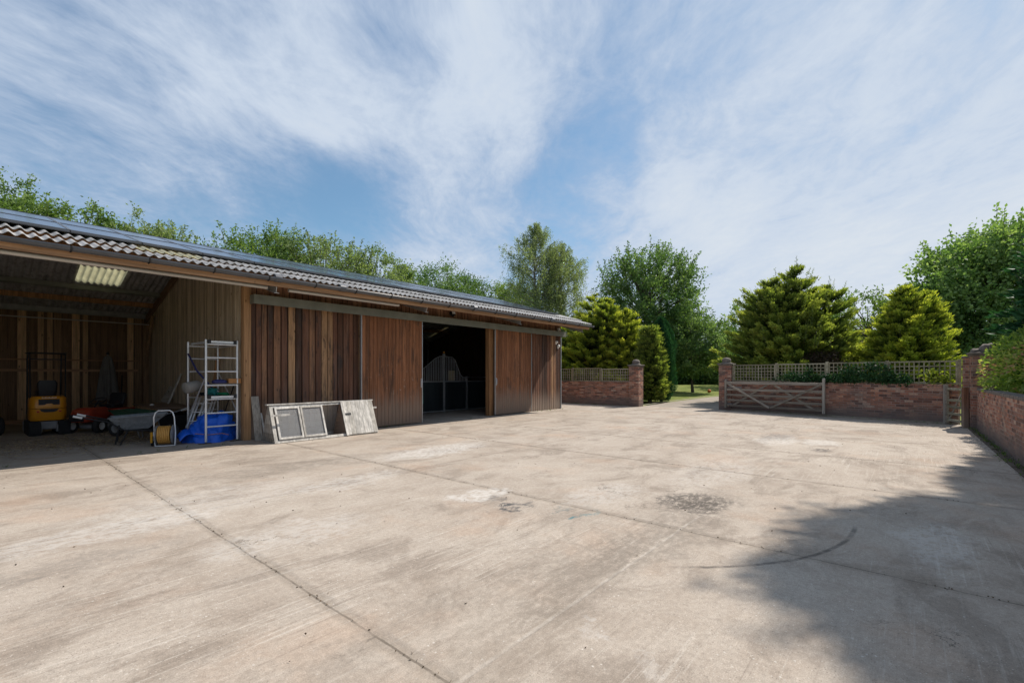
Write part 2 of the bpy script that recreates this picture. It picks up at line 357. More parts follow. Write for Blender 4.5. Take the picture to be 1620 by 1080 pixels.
M_rubber = mat('rubber', (.028, .027, .027), (.018, .018, .018), (20, 20, 20), .85, bump=.3)
M_yellow = mat('yellow_paint', (.72, .30, .012), (.60, .23, .01), (5, 5, 5), .38, dirt=((.10, .06, .03), 9, .62, .74), coat=.3)
M_redp = mat('red_paint', (.36, .045, .018), (.27, .03, .014), (5, 5, 5), .35, dirt=((.15, .06, .04), 8, .6, .8), coat=.3)
M_orangep = mat('orange_ball', (.62, .17, .03), (.5, .12, .02), (9, 9, 9), .6)
M_greenp = mat('green_plastic', (.028, .085, .045), (.02, .06, .032), (6, 6, 6), .5, dirt=((.16, .14, .10), 7, .55, .75))
M_barrow = mat('worn_zinc', (.27, .29, .30), (.17, .18, .19), (9, 9, 9), .5, .35, dirt=((.12, .10, .085), 10, .55, .72))
M_tarp = mat('blue_tarpaulin', (.012, .13, .70), (.01, .10, .56), (4, 4, 4), .42, bump=.2)
M_hose = mat('hose', (.62, .33, .08), (.50, .25, .055), (30, 30, 30), .5)
M_teal = mat('teal_rope', (.02, .22, .20), (.015, .14, .14), (30, 30, 30), .8)
M_net = mat('green_net', (.01, .24, .09), (.008, .14, .06), (30, 30, 30), .8)
M_strap = mat('blue_strap', (.02, .03, .14), (.03, .025, .09), (20, 20, 20), .7)
M_cloth = mat('grey_canvas', (.17, .165, .15), (.12, .115, .105), (8, 8, 3), .9)
M_sack = mat('grey_sheet', (.27, .26, .24), (.21, .20, .185), (8, 8, 3), .7)
M_box = mat('box_wood', (.42, .20, .07), (.30, .14, .05), (10, 10, 30), .8)
M_bag = mat('paper_bag', (.36, .28, .15), (.30, .23, .12), (5, 5, 5), .8)
M_panel = mat('dark_stable_panel', (.022, .030, .034), (.014, .02, .023), (6, 6, 1), .5, tint=.25)
M_whitep = mat('white_plastic', (.78, .77, .74), (.68, .67, .65), (6, 6, 6), .4)
M_redlens = mat('red_lens', (.5, .015, .01), None, (6, 6, 6), .3)
M_grip = mat('yellow_plastic', (.75, .36, .02), (.62, .3, .015), (6, 6, 6), .5)
def roofmat(name, c1, c2, lichen):
    m, t, b = newmat(name)
    co = t.new('ShaderNodeTexCoord').outputs['Object']
    n = t.noise(t.mapping(co, (5, 1.2, 1)), 1.0, 6, .65)
    col = t.ramp(n, [(.3, c2), (.7, c1)])
    col = t.mix(t.math('MULTIPLY', t.sm(t.noise(co, 7, 7, .7), .47, .62), .5), col, lichen)
    t.l.new(col, b.inputs['Base Color']); b.inputs['Roughness'].default_value = .9
    bn = t.new('ShaderNodeBump', inp={'Height': t.noise(co, 30, 4, .6), 'Strength': .4, 'Distance': .006}); t.l.new(bn.outputs[0], b.inputs['Normal'])
    return m
M_roof = roofmat('fibre_cement', (.47, .46, .455), (.29, .285, .28), (.13, .12, .11))
def transl(name, c):
    m, t, b = newmat(name)
    co = t.new('ShaderNodeTexCoord').outputs['Object']
    col = t.ramp(t.noise(co, 3, 5, .6), [(.3, tuple(x*.8 for x in c)), (.7, c)])
    t.l.new(col, b.inputs['Base Color']); b.inputs['Roughness'].default_value = .5
    tr = t.new('ShaderNodeBsdfTranslucent'); t.l.new(col, tr.inputs[0])
    ms = t.new('ShaderNodeMixShader'); ms.inputs[0].default_value = .6
    t.l.new(b.outputs[0], ms.inputs[1]); t.l.new(tr.outputs[0], ms.inputs[2]); t.l.new(ms.outputs[0], t.n['Material Output'].inputs[0])
    return m
M_skyl = transl('translucent_sheet', (.80, .78, .62))
m, t, b = newmat('solar_glass'); b.inputs['Base Color'].default_value = (.018, .026, .05, 1); b.inputs['Roughness'].default_value = .14; b.inputs['Specular IOR Level'].default_value = .6
co = t.new('ShaderNodeTexCoord').outputs['Object']
bt = t.new('ShaderNodeTexBrick', offset=0.0, inp={'Vector': co, 'Scale': 1.0, 'Brick Width': .158, 'Row Height': .158, 'Mortar Size': .004, 'Color1': (.016, .024, .05, 1), 'Color2': (.02, .03, .06, 1), 'Mortar': (.06, .065, .075, 1)})
t.l.new(bt.outputs['Color'], b.inputs['Base Color']); M_solar = m
def meshwire(name):
    m, t, b = newmat(name)
    uv = t.new('ShaderNodeTexCoord').outputs['UV']
    s = t.new('ShaderNodeSeparateXYZ', inp={0: uv})
    def ln(x):
        f = t.math('FRACT', t.math('MULTIPLY', x, 1/.019)); return t.math('LESS_THAN', f, .17)
    mk = t.math('MAXIMUM', ln(s.outputs[0]), ln(s.outputs[1]))
    b.inputs['Base Color'].default_value = (.42, .42, .42, 1); b.inputs['Metallic'].default_value = .5; b.inputs['Roughness'].default_value = .5
    tp = t.new('ShaderNodeBsdfTransparent'); ms = t.new('ShaderNodeMixShader')
    t.l.new(mk, ms.inputs[0]); t.l.new(tp.outputs[0], ms.inputs[1]); t.l.new(b.outputs[0], ms.inputs[2]); t.l.new(ms.outputs[0], t.n['Material Output'].inputs[0])
    return m
M_wire = meshwire('wire_mesh')
L_green = leafmat('leaf_green', [(0, (.05, .095, .028)), (.5, (.135, .215, .06)), (1, (.29, .37, .12))], .45)
L_maple = leafmat('leaf_maple', [(0, (.06, .12, .04)), (.5, (.165, .27, .085)), (1, (.42, .52, .23))], .45)
L_dark = leafmat('leaf_dark', [(0, (.042, .09, .032)), (.5, (.10, .18, .06)), (1, (.26, .35, .15))], .45)
L_pale = leafmat('leaf_pale', [(0, (.09, .135, .055)), (.5, (.18, .245, .10)), (1, (.33, .39, .19))], .45)
L_birch = leafmat('leaf_birch', [(0, (.14, .18, .095)), (.5, (.24, .29, .155)), (1, (.38, .43, .25))], .5)
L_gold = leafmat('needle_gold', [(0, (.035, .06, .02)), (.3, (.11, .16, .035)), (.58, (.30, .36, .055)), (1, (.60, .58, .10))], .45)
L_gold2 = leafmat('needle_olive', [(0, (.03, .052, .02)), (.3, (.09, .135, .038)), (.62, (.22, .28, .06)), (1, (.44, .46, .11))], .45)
L_cyp = leafmat('needle_cypress', [(0, (.012, .042, .018)), (.5, (.026, .09, .036)), (1, (.05, .15, .06))], .25)
L_ivy = leafmat('leaf_ivy', [(0, (.015, .05, .018)), (.5, (.03, .085, .03)), (1, (.07, .15, .05))], .2)
L_bush = leafmat('leaf_bush', [(0, (.11, .19, .045)), (.6, (.28, .39, .09)), (.88, (.46, .50, .17)), (1, (.52, .30, .24))], .5)
L_dead = leafmat('needle_dead', [(0, (.03, .02, .014)), (1, (.07, .045, .03))], .1)
L_straw = leafmat('straw_pale', [(0, (.16, .11, .07)), (1, (.50, .39, .24))], .1)
L_litter = leafmat('dry_leaf', [(0, (.03, .022, .014)), (1, (.12, .075, .035))], .05)
M_bark = mat('bark', (.13, .105, .08), (.06, .048, .037), (18, 18, 4), .95, bump=.8)
M_birchbark = mat('birch_bark', (.42, .40, .36), (.14, .12, .10), (10, 10, 22), .9, bump=.3)

# ------------------------------------------------------------------ mesh builder
class MB:
    def __init__(s): s.V = []; s.F = []; s.Tn = []; s.S = []
    def add(s, V, F, t=.5, smooth=False):
        o = len(s.V); s.V += [tuple(v) for v in V]; s.F += [tuple(i+o for i in f) for f in F]
        s.Tn += [t]*len(F); s.S += [smooth]*len(F); return s
    def box(s, x0, y0, z0, x1, y1, z1, t=.5, M=None):
        V = [Vector((x, y, z)) for z in (z0, z1) for y in (y0, y1) for x in (x0, x1)]
        if M is not None: V = [M @ v for v in V]
        return s.add(V, [(0, 2, 3, 1), (4, 5, 7, 6), (0, 1, 5, 4), (2, 6, 7, 3), (0, 4, 6, 2), (1, 3, 7, 5)], t)
    def hexa(s, b, tp, t=.5):   # bottom ring of 4, top ring of 4
        return s.add(list(b)+list(tp), [(3, 2, 1, 0), (4, 5, 6, 7), (0, 1, 5, 4), (1, 2, 6, 5), (2, 3, 7, 6), (3, 0, 4, 7)], t)
    def beam(s, p, q, w_, h_, t=.5, up=(0, 0, 1)):
        p, q = Vector(p), Vector(q); d = (q-p).normalized(); u = Vector(up)
        if abs(d.dot(u)) > .98: u = Vector((0, 1, 0))
        a = d.cross(u).normalized()*w_/2; c = a.cross(d).normalized()*h_/2
        if c.dot(u) < 0: c = -c
        return s.hexa([p-a-c, p+a-c, p+a+c, p-a+c], [q-a-c, q+a-c, q+a+c, q-a+c], t)
    def tube(s, pts, r, n=8, t=.5, closed=False, caps=True):
        pts = [Vector(p) for p in pts]; k = len(pts); rs = r if isinstance(r, (list, tuple)) else [r]*k
        V = []; pa = None
        for i, p in enumerate(pts):
            if closed: d = pts[(i+1) % k]-pts[i-1]
            else: d = pts[min(i+1, k-1)]-pts[max(i-1, 0)]
            if d.length < 1e-9: d = Vector((0, 0, 1))
            d.normalize()
            if pa is None:
                a = d.cross(Vector((0, 0, 1)) if abs(d.z) < .9 else Vector((1, 0, 0))).normalized()
            else:
                a = (pa-d*pa.dot(d)).normalized()
            pa = a; c = d.cross(a)
            for j in range(n):
                g = 2*math.pi*j/n; V.append(p+(a*math.cos(g)+c*math.sin(g))*rs[i])
        Fc = []
        for i in range(k if closed else k-1):
            i2 = (i+1) % k
            for j in range(n):
                j2 = (j+1) % n; Fc.append((i*n+j, i*n+j2, i2*n+j2, i2*n+j))
        s.add(V, Fc, t, True)
        if not closed and caps:
            s.add(V[:n], [tuple(range(n))[::-1]], t); s.add(V[-n:], [tuple(range(n))], t)
        return s
    def lathe(s, prof, n=16, c=(0, 0, 0), M=None, t=.5, smooth=True):
        V = []
        for r, z in prof:
            for j in range(n):
                g = 2*math.pi*j/n; v = Vector((c[0]+r*math.cos(g), c[1]+r*math.sin(g), c[2]+z)); V.append(M @ v if M is not None else v)
        Fc = [(i*n+j, i*n+(j+1) % n, (i+1)*n+(j+1) % n, (i+1)*n+j) for i in range(len(prof)-1) for j in range(n)]
        return s.add(V, Fc, t, smooth)
    def prism(s, poly, y0, y1, t=.5):   # polygon in x,z extruded along y
        n = len(poly); V = [(x, y0, z) for x, z in poly]+[(x, y1, z) for x, z in poly]
        return s.add(V, [tuple(range(n)), tuple(range(2*n-1, n-1, -1))]+[((j+1) % n, j, n+j, n+(j+1) % n) for j in range(n)], t)
    def build(s, name, m, parent=None, bevel=0, solid=0, loc=None, rz=0):
        me = bpy.data.meshes.new(name); me.from_pydata(s.V, [], s.F); me.update()
        me.polygons.foreach_set('use_smooth', s.S)
        at = me.attributes.new('tint', 'FLOAT', 'FACE'); at.data.foreach_set('value', np.array(s.Tn, dtype=np.float32))
        V = np.array(s.V, dtype=np.float32); uvl = me.uv_layers.new(name='UVMap')
        nl = len(me.loops); li = np.empty(nl, dtype=np.int32); me.loops.foreach_get('vertex_index', li)
        nrm = np.empty(len(me.polygons)*3, dtype=np.float32); me.polygons.foreach_get('normal', nrm); nrm = np.abs(nrm.reshape(-1, 3))
        tot = np.empty(len(me.polygons), dtype=np.int32); me.polygons.foreach_get('loop_total', tot)
        ax = np.repeat(np.argmax(nrm*np.array([1, 1, .9]), 1), tot); P = V[li]
        uv = np.empty((nl, 2), dtype=np.float32)
        uv[:, 0] = np.where(ax == 0, P[:, 1], P[:, 0]); uv[:, 1] = np.where(ax == 2, P[:, 1], P[:, 2])
        uvl.data.foreach_set('uv', uv.ravel())
        me.materials.append(m)
        o = bpy.data.objects.new(name, me); scn.collection.objects.link(o)
        if parent is not None: o.parent = parent
        if loc is not None: o.location = loc; o.rotation_euler[2] = rz
        if solid: md = o.modifiers.new('s', 'SOLIDIFY'); md.thickness = solid
        if bevel: md = o.modifiers.new('b', 'BEVEL'); md.width = bevel; md.segments = 2; md.limit_method = 'ANGLE'
        return o
def thing(name, label, cat, loc=(0, 0, 0), rz=0, group=None):
    o = bpy.data.objects.new(name, None); scn.collection.objects.link(o); o.empty_display_size = .2
    o.location = loc; o.rotation_euler = (0, 0, rz); o['label'] = label; o['category'] = cat
    if group: o['group'] = group
    return o
def tag(o, label, cat, group=None, kind=None):
    o['label'] = label; o['category'] = cat
    if group: o['group'] = group
    if kind: o['kind'] = kind
    return o
def struct(o): o['kind'] = 'structure'; return o
rnd = random.Random(7)
def rt(): return rnd.random()

# ------------------------------------------------------------------ ground
def terr(x, y):
    Yd = .7616*(x-CU)+.648*(y-CV); s = max(0, Yd-24)
    return 1.7*(1-math.exp(-s*.027/1.7))-.035
mb = MB(); N = 90
g = [(-1 if i < 0 else 1)*(abs(i)/45)**3*700+(i*.35) for i in range(-45, 46)]
V = [(x, y, terr(x, y)) for y in g for x in g]
mb.add(V, [(j*91+i, j*91+i+1, (j+1)*91+i+1, (j+1)*91+i) for j in range(90) for i in range(90)], .5, True)
o = struct(mb.build('ground', M_grass, loc=(10, 4, 0)))
# shift compensation: heights were sampled around the origin, resample at the moved place
for v in o.data.vertices: v.co.z = terr(v.co.x+10, v.co.y+4)
VW = -13.22
mb = MB()
mb.add([(-30, -13.05, 0), (15.3, -13.05, 0), (15.32, -12.9, 0), (16.95, -5.7, 0), (16.95, -1.9, 0), (16.4, -1.7, 0), (16.4, 9.9, 0), (-30, 9.9, 0)], [tuple(range(8))])
struct(mb.build('concrete_yard', M_conc))
# driveway beyond the gate
LE = [xy(*p) for p in ((6.0, 21.9), (8.4, 24.9), (12.3, 28.6), (20, 33), (34, 38.5), (60, 44))]
RE = [xy(*p) for p in ((9.0, 20.0), (11.2, 22.4), (15.5, 25.6), (23, 29), (36, 34), (62, 39))]
def drape(name, A, B, m, dz, sub=8):
    mb = MB(); V = []; n = 0
    for i in range(len(A)-1):
        for k in range(sub+(i == len(A)-2)):
            f = k/sub
            a = [A[i][j]*(1-f)+A[i+1][j]*f for j in (0, 1)]; c = [B[i][j]*(1-f)+B[i+1][j]*f for j in (0, 1)]
            for q in range(5):
                x, y = a[0]*(1-q/4)+c[0]*q/4, a[1]*(1-q/4)+c[1]*q/4; V.append((x, y, terr(x, y)+dz))
            n += 1
    mb.add(V, [(i*5+q, i*5+q+1, (i+1)*5+q+1, (i+1)*5+q) for i in range(n-1) for q in range(4)], .5, True)
    return mb.build(name, m)
struct(drape('driveway', LE, RE, M_drive, .03))
LE2 = [(p[0]-.05, p[1]+.14) for p in LE]
struct(drape('kerb', LE2, LE, M_kerb, .075, 8))
# soil gutter beside the right wall
mb = MB(); mb.add([(-30, -13.05, -.02), (14.1, -13.05, -.02), (14.1, -13.3, -.02), (-30, -13.3, -.02)], [(0, 1, 2, 3)])
mb.build('soil_strip', M_soil, loc=(0, 0, .003)); struct(bpy.data.objects['soil_strip'])
mb = MB(); x = -8.
while x < 14:
    L = rnd.uniform(.2, .5); mb.box(x, -13.045-rnd.uniform(.03, .07), -.05, x+L-.015, -13.035, rnd.uniform(.012, .03), rt()); x += L
struct(mb.build('edging', M_soil, bevel=.01))

# ------------------------------------------------------------------ barn
U0, U1, RID, SL, VE, ZE, VB = -8.6, 13.3, 3.9, .284, -1.28, 3.70, 9.3
def zr(v): return ZE+SL*((v-VE) if v < RID else (2*RID-VE-v))
barn = thing('timber_barn', 'long brown timber barn with corrugated roof, open bay and wide sliding doors', 'barn')
Pp = lambda mb, n, m, **k: mb.build(n, m, barn, **k)
def corr(u0, u1, v0, v1, dz, skip=(), m=M_roof, name='roof', tag_=None):
    mb = MB(); seg = 8; n = int(round((u1-u0)/.149))*seg; vs = [v0+(v1-v0)*k/6 for k in range(7)]
    cuts = sorted(set([v0, v1]+[c for s_ in skip for c in s_[2:4]]+vs))
    V = []
    for v in cuts:
        for i in range(n+1):
            u = u0+i*.149/seg; V.append((u, v, zr(v)+dz+.026*math.cos(2*math.pi*i/seg)))
    Fc = []
    for j in range(len(cuts)-1):
        vm = (cuts[j]+cuts[j+1])/2
        for i in range(n):
            um = u0+(i+.5)*.149/seg
            if any(a < um < b_ and c < vm < d_ for a, b_, c, d_ in skip): continue
            Fc.append((j*(n+1)+i, j*(n+1)+i+1, (j+1)*(n+1)+i+1, (j+1)*(n+1)+i))
    mb.add(V, Fc, .5, True)
    return mb.build(name, m, barn, solid=.008)
uFill = U0+round((-6.6-U0)/.149)*.149; uFill2 = uFill+7*.149
uS = U0+round((-2.15-U0)/.149)*.149; uS2 = uS+7*.149
corr(U0, U1+.02, VE-.05, -.72, .0, name='eave_sheet')
corr(U0, U1+.02, -.82, RID, .055, skip=[(uS, uS2, -.82, 1.0)])
corr(uS, uS2, -.82, 1.0, .055, m=M_skyl, name='rooflight')
corr(U0, U1+.02, RID, 9.75, 0, skip=[(uS, uS2, 5.9, 7.0), (uFill, uFill2, 4.6, 7.0)])
corr(uS, uS2, 5.9, 7.0, 0, m=M_skyl, name='rooflight')
corr(uFill, uFill2, 4.6, 7.0, 0, m=M_skyl, name='rooflight')  # extra sheet out of view, added to let more light into the bay
mb = MB(); mb.beam((U0, RID, zr(RID)+.06), (U1, RID, zr(RID)+.06), .34, .03); Pp(mb, 'ridge_cap', M_roof)
# gutter with clips, fascia, eave rail
gv = VE-.085
def gz(u): return 3.625
mb = MB(); n = 10; V = []; 
prof = [(gv+.078*math.cos(a), 3.612+.078*math.sin(a)) for a in [math.pi+math.pi*k/n for k in range(n+1)]]
V = [(u, y, z) for u in (U0, U1+.05) for y, z in prof]
mb.add(V, [(k, k+1, n+2+k, n+1+k) for k in range(n)], .5, True)
gut = Pp(mb, 'gutter', M_gut, solid=.004)
for u in np.arange(U0+.35, U1, 1.02):
    m2 = MB(); m2.tube([(u, gv+.086*math.cos(a), 3.612+.086*math.sin(a)) for a in [math.pi*1.0+math.pi*k/8 for k in range(9)]], .012, 6)
    m2.box(u-.02, gv+.06, 3.55, u+.02, gv+.10, 3.63); m2.build('gutter_bracket', M_black, gut)
for u in (uS+2.3, 1.6, 6.1, 10.3):
    m2 = MB(); m2.tube([(u-.07, gv, 3.608), (u+.07, gv, 3.608)], .085, 12); m2.build('gutter_joint', M_gut, gut)
mb = MB(); mb.box(U0, VE+.02, 3.455, U1-.1, VE+.065, 3.62); Pp(mb, 'fascia', M_fascia)
FR = [-8.4, -4.12, .15, 4.33, 8.6, 12.9]
for i, (a, b_) in enumerate(zip([-8.4, -4.12, .40], [-4.3, .0, u_at(630, -1.06)])):
    mb = MB(); mb.tube([(a+.06, -1.08, 3.435), (b_, -1.08, 3.435)], .042, 10); Pp(mb, 'eave_rail', M_rail)
# steel rafters (I sections) following the roof
def ibeam(mb, p, q, d, wd, tk=.012):
    p, q = Vector(p), Vector(q)
    mb.beam(p, q, tk, d-.024); off = Vector((0, 0, d/2-.006))
    mb.beam(p+off, q+off, wd, tk); mb.beam(p-off, q-off, wd, tk)
for u in FR:
    uu = min(u, 12.78)
    mb = MB(); z = lambda v: zr(v)-.03-.15-.115
    ibeam(mb, (uu, -1.2, z(-1.2)), (uu, RID, z(RID)), .23, .11)
    ibeam(mb, (uu, RID, z(RID)), (uu, VB-.1, z(VB-.1)), .23, .11)
    Pp(mb, 'rafter', M_galv)
    if u not in (.15,):
        mb = MB(); ibeam(mb, (uu, .16, 0), (uu, .161, z(.1)-.1), .18, .14); Pp(mb, 'steel_post', M_greysteel)
        mb = MB(); ibeam(mb, (uu, VB-.2, 0), (uu, VB-.201, z(VB)-.1), .18, .14); Pp(mb, 'steel_post', M_greysteel)
# purlins
for v, mm, h in ((-.9, M_pole, .13), (.15, M_pole, .15), (1.4, M_steelgreen, .14), (2.7, M_pole, .14), (3.75, M_steelgreen, .15), (5.05, M_pole, .14), (7.12, M_steelgreen, .15), (8.05, M_pole, .15), (9.05, M_greysteel, .16)):
    mb = MB(); mb.box(U0, v-.03, zr(v)-.035-h, U1-.15, v+.03, zr(v)-.032)
    if mm is not M_pole: mb.box(U0, v-.10, zr(v)-.035-h-.008, U1-.15, v+.02, zr(v)-.035-h)
    Pp(mb, 'purlin', mm)
mb = MB(); mb.tube([(U0, 8.6, 3.27), (-.1, 8.6, 3.27)], .02, 6); Pp(mb, 'conduit', M_rail)
# boards
def vboards(mb, u0, u1, y, z0, zt, wmin, wmax, gap, th, sgn=-1, jit=.0, ts=None):
    u = u0
    while u < u1-.01:
        w_ = min(rnd.uniform(wmin, wmax), u1-u); f = rnd.uniform(0, jit)
        t_ = rnd.random() if ts is None else ts[rnd.randrange(len(ts))]
        mb.box(u, y+sgn*(th+f), z0+rnd.uniform(0, .025), u+w_, y+sgn*f, zt, t_); u += w_+rnd.uniform(gap*.6, gap*1.4)
uP0, uP1 = u_at(385, 0), u_at(395, 0)
uA1 = u_at(570, 0); uD0, uD1 = u_at(572, -.15), u_at(667, -.15); uO1 = u_at(773, 0); uO2 = u_at(783, -.15); uE0, uE1 = u_at(783.5, -.15), u_at(840, -.15)
UEND = 12.86
zw = 3.90
# fixed wall left part: back layer dark, front layer wide boards
def frontwall(u0, u1, n_):
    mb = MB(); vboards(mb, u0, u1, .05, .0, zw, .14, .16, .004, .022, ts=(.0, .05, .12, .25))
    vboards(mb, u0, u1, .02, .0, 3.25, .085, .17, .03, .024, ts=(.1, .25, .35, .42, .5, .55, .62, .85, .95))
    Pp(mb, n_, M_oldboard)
frontwall(uP1+.01, uD1-.3, 'front_wall'); frontwall(uE1-.3, UEND, 'front_wall')
mb = MB(); vboards(mb, uP1+.01, UEND-.04, .03, 3.3, zw, .12, .15, .02, .022, ts=(.2, .4, .6, .8)); Pp(mb, 'eave_boarding', M_eaveboard)
for a, b_ in ((uP0, uP1), (uO1-.0, uO1+.22)):
    mb = MB(); mb.box(a, -.03, 0, b_+.02, .16, 3.85 if a == uP0 else 3.3, rt()); Pp(mb, 'timber_post', M_pole, bevel=.006)
mb = MB(); mb.box(UEND-.02, -.03, 0, UEND+.03, .02, 3.4); Pp(mb, 'corner_trim', M_galv)
mb = MB(); mb.box(uA1-.03, -.05, .05, uA1+.02, -.012, 3.2); Pp(mb, 'jamb_trim', M_greysteel)
# sliding doors
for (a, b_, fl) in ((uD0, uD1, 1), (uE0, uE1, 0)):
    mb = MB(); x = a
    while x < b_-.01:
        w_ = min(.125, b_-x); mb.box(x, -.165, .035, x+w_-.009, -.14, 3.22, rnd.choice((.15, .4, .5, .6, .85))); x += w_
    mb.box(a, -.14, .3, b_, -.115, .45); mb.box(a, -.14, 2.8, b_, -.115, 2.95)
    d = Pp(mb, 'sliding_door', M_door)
    for e in (a-.02, b_+.002):
        m2 = MB(); m2.box(e, -.172, .03, e+.022, -.105, 3.22); m2.build('door_edge', M_galv, d)
    ex = b_-.03 if fl else a+.03
    m2 = MB(); m2.tube([(ex, -.175, 1.15), (ex, -.215, 1.18), (ex, -.215, 1.34), (ex, -.175, 1.37)], .009, 6); m2.box(ex-.02, -.178, 1.12, ex+.02, -.168, 1.40); m2.build('door_handle', M_galv, d)
# track hood
uh0 = u_at(402, -.27)
mb = MB(); mb.box(uh0, -.27, 3.17, UEND+.02, -.262, 3.385); mb.box(uh0, -.262, 3.377, UEND+.02, -.02, 3.385); mb.box(uh0-.004, -.268, 3.172, uh0+.004, -.02, 3.38)
mb.box(UEND+.016, -.268, 3.172, UEND+.024, -.02, 3.38)
for u in np.arange(uh0+1.9, UEND, 2.4): mb.box(u-.006, -.273, 3.169, u+.006, -.2, 3.387)
Pp(mb, 'track_hood', M_steelgreen)
# partition of the open bay (narrow vertical boards), gable ends, back wall
def vwall(u, th, name, m, w_, gap, sgn, ts=None, z0=0, va=.0, vb=VB):
    mb = MB(); v = va
    while v < vb-.02:
        f = rnd.uniform(.85, 1.15)*w_; top = min(zr(v), zr(v+f))-.10
        mb.box(u, v+.0, z0, u+th*rnd.uniform(.8, 1.2)*sgn, v+f, top, rt() if ts is None else rnd.choice(ts)); v += f+gap
    mb.box(u+.001, va+.003, z0, u+.006, vb, 3.3, .0)
    mb.prism([(va, 3.3), (vb, 3.3), (vb, zr(vb)-.12), (RID, zr(RID)-.12), (va, zr(va)-.12)], 0, .004) if False else None
    return Pp(mb, name, m)
vwall(-.02, .024, 'partition_wall', M_part, .082, .012, -1, va=.16)
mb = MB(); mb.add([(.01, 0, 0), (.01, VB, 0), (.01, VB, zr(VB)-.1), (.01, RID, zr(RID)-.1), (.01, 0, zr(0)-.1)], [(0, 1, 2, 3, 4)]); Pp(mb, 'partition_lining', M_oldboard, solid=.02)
mb = MB(); mb.beam((-.09, .1, zr(.1)-.2), (-.09, RID, zr(RID)-.2), .07, .2, .1); mb.beam((-.09, RID, zr(RID)-.2), (-.09, VB, zr(VB)-.2), .07, .2, .1); Pp(mb, 'timber_rafter', M_back)
mb = MB(); mb.box(-.22, VB-.45, 0, -.06, VB-.3, zr(VB)-.3, .2); mb.beam((-.14, VB-.5, 2.2), (-.14, VB-1.3, 3.55), .08, .08, .3); Pp(mb, 'corner_post', M_back)
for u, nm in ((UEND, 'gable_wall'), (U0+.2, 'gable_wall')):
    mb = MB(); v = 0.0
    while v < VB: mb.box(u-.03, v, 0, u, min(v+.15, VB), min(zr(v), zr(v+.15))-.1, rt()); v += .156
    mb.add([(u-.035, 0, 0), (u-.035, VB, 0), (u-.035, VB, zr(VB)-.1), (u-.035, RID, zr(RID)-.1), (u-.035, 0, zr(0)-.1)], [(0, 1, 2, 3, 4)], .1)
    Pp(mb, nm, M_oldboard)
mb = MB(); vboards(mb, U0+.2, -.05, VB, .0, zr(VB)-.1, .10, .20, .06, .03, ts=(.1, .3, .5, .7, .9, 1.)); mb.box(U0+.2, VB, 0, UEND, VB+.03, zr(VB)-.06, 0.0)
Pp(mb, 'back_wall', M_back)
mb = MB(); vboards(mb, 0.1, UEND-.05, VB, .0, zr(VB)-.1, .14, .17, .02, .03, ts=(.0, .1, .2)); Pp(mb, 'back_wall', M_oldboard)
mb = MB(); mb.box(U0+.2, VB-.10, 1.62, -.3, VB-.035, 1.70, .7); mb.box(U0+.2, VB-.10, 1.98, -.3, VB-.035, 2.02, .1); mb.box(U0+.2, VB-.14, 0, -.3, VB-.035, .12, .6); Pp(mb, 'wall_rail', M_fascia)
# solar array on the front slope
sa = thing('solar_array', 'two rows of dark solar panels clamped along the barn roof', 'solar panels')
for row in (0, 1):
    v0 = -.45+row*1.83
    u = U0+.5
    while u+1.0 < 12.1:
        v1 = v0+1.80; mb = MB()
        a = [(u, v0, zr(v0)+.15), (u+.99, v0, zr(v0)+.15), (u+.99, v1, zr(v1)+.15), (u, v1, zr(v1)+.15)]
        mb.add(a, [(0, 1, 2, 3)]); o = mb.build('solar_panel', M_solar, sa)
        m2 = MB()
        for k in range(4):
            p, q = Vector(a[k]), Vector(a[(k+1) % 4]); m2.beam(p-Vector((0, 0, .017)), q-Vector((0, 0, .017)), .03, .045)
        m2.build('panel_frame', M_gut, o); u += 1.01
mb = MB()
for v in (-.25, .9, 1.6, 2.9): mb.beam((U0+.4, v, zr(v)+.10), (12.2, v, zr(v)+.10), .04, .035)
mb.build('mounting_rail', M_alu, sa)

# floodlight and small fixtures
def lamp_fix(px, py, v, lab, s=1.0):
    u = u_at(px, v); Y = .7616*(u-CU)+.648*(v-CV); z = CH+(HOR-py)/F*Y
    t_ = thing('floodlight', lab, 'floodlight', (u, v, z))
    mb = MB(); mb.box(-.07*s, -.05*s, -.05*s, .07*s, .05*s, .05*s, M=Matrix.Rotation(R(-30), 4, 'X')); mb.build('housing', M_black, t_, bevel=.008)
    mb = MB(); mb.box(-.06*s, -.054*s, -.04*s, .06*s, -.051*s, .04*s, M=Matrix.Rotation(R(-30), 4, 'X')); mb.build('lens', M_whitep, t_)
    mb = MB(); mb.beam((0, .02, 0), (0, .14*s, .05*s), .03, .03); mb.lathe([(0, -.12), (.025, -.11), (.03, -.08), (.022, -.05), (0, -.05)], 10, (0, -.01, 0)); mb.build('bracket', M_black, t_)
lamp_fix(716, 496, -.12, 'small floodlight on the dark eave boards above the open stable doorway', 1.15)
for px, py, s, lab in ((881, 541, 1.0, 'round white lamp at the top of the far barn corner, above the white box'), (884, 547.5, 1.1, 'small white box lamp just below the round one on the far barn corner'), (882.5, 521, 1.1, 'white fitting above the sliding track end at the far barn corner')):
    u = u_at(px, -.06); Y = .7616*(u-CU)+.648*(-.06-CV); z = CH+(HOR-py)/F*Y
    t_ = thing('wall_lamp', lab, 'wall lamp', (u, -.05 if py > 530 else -.12, z), 0, 'lamps on the barn corner')
    mb = MB(); mb.lathe([(0, -.05), (.06*s, -.05), (.065*s, 0), (.05*s, .04), (.02, .06), (0, .06)], 12, M=Matrix.Rotation(R(90), 4, 'X')); mb.build('cover', M_whitep, t_)
    mb = MB(); mb.box(-.03, .02, -.10*s, .03, .06, .0); mb.build('base', M_whitep, t_, bevel=.006)

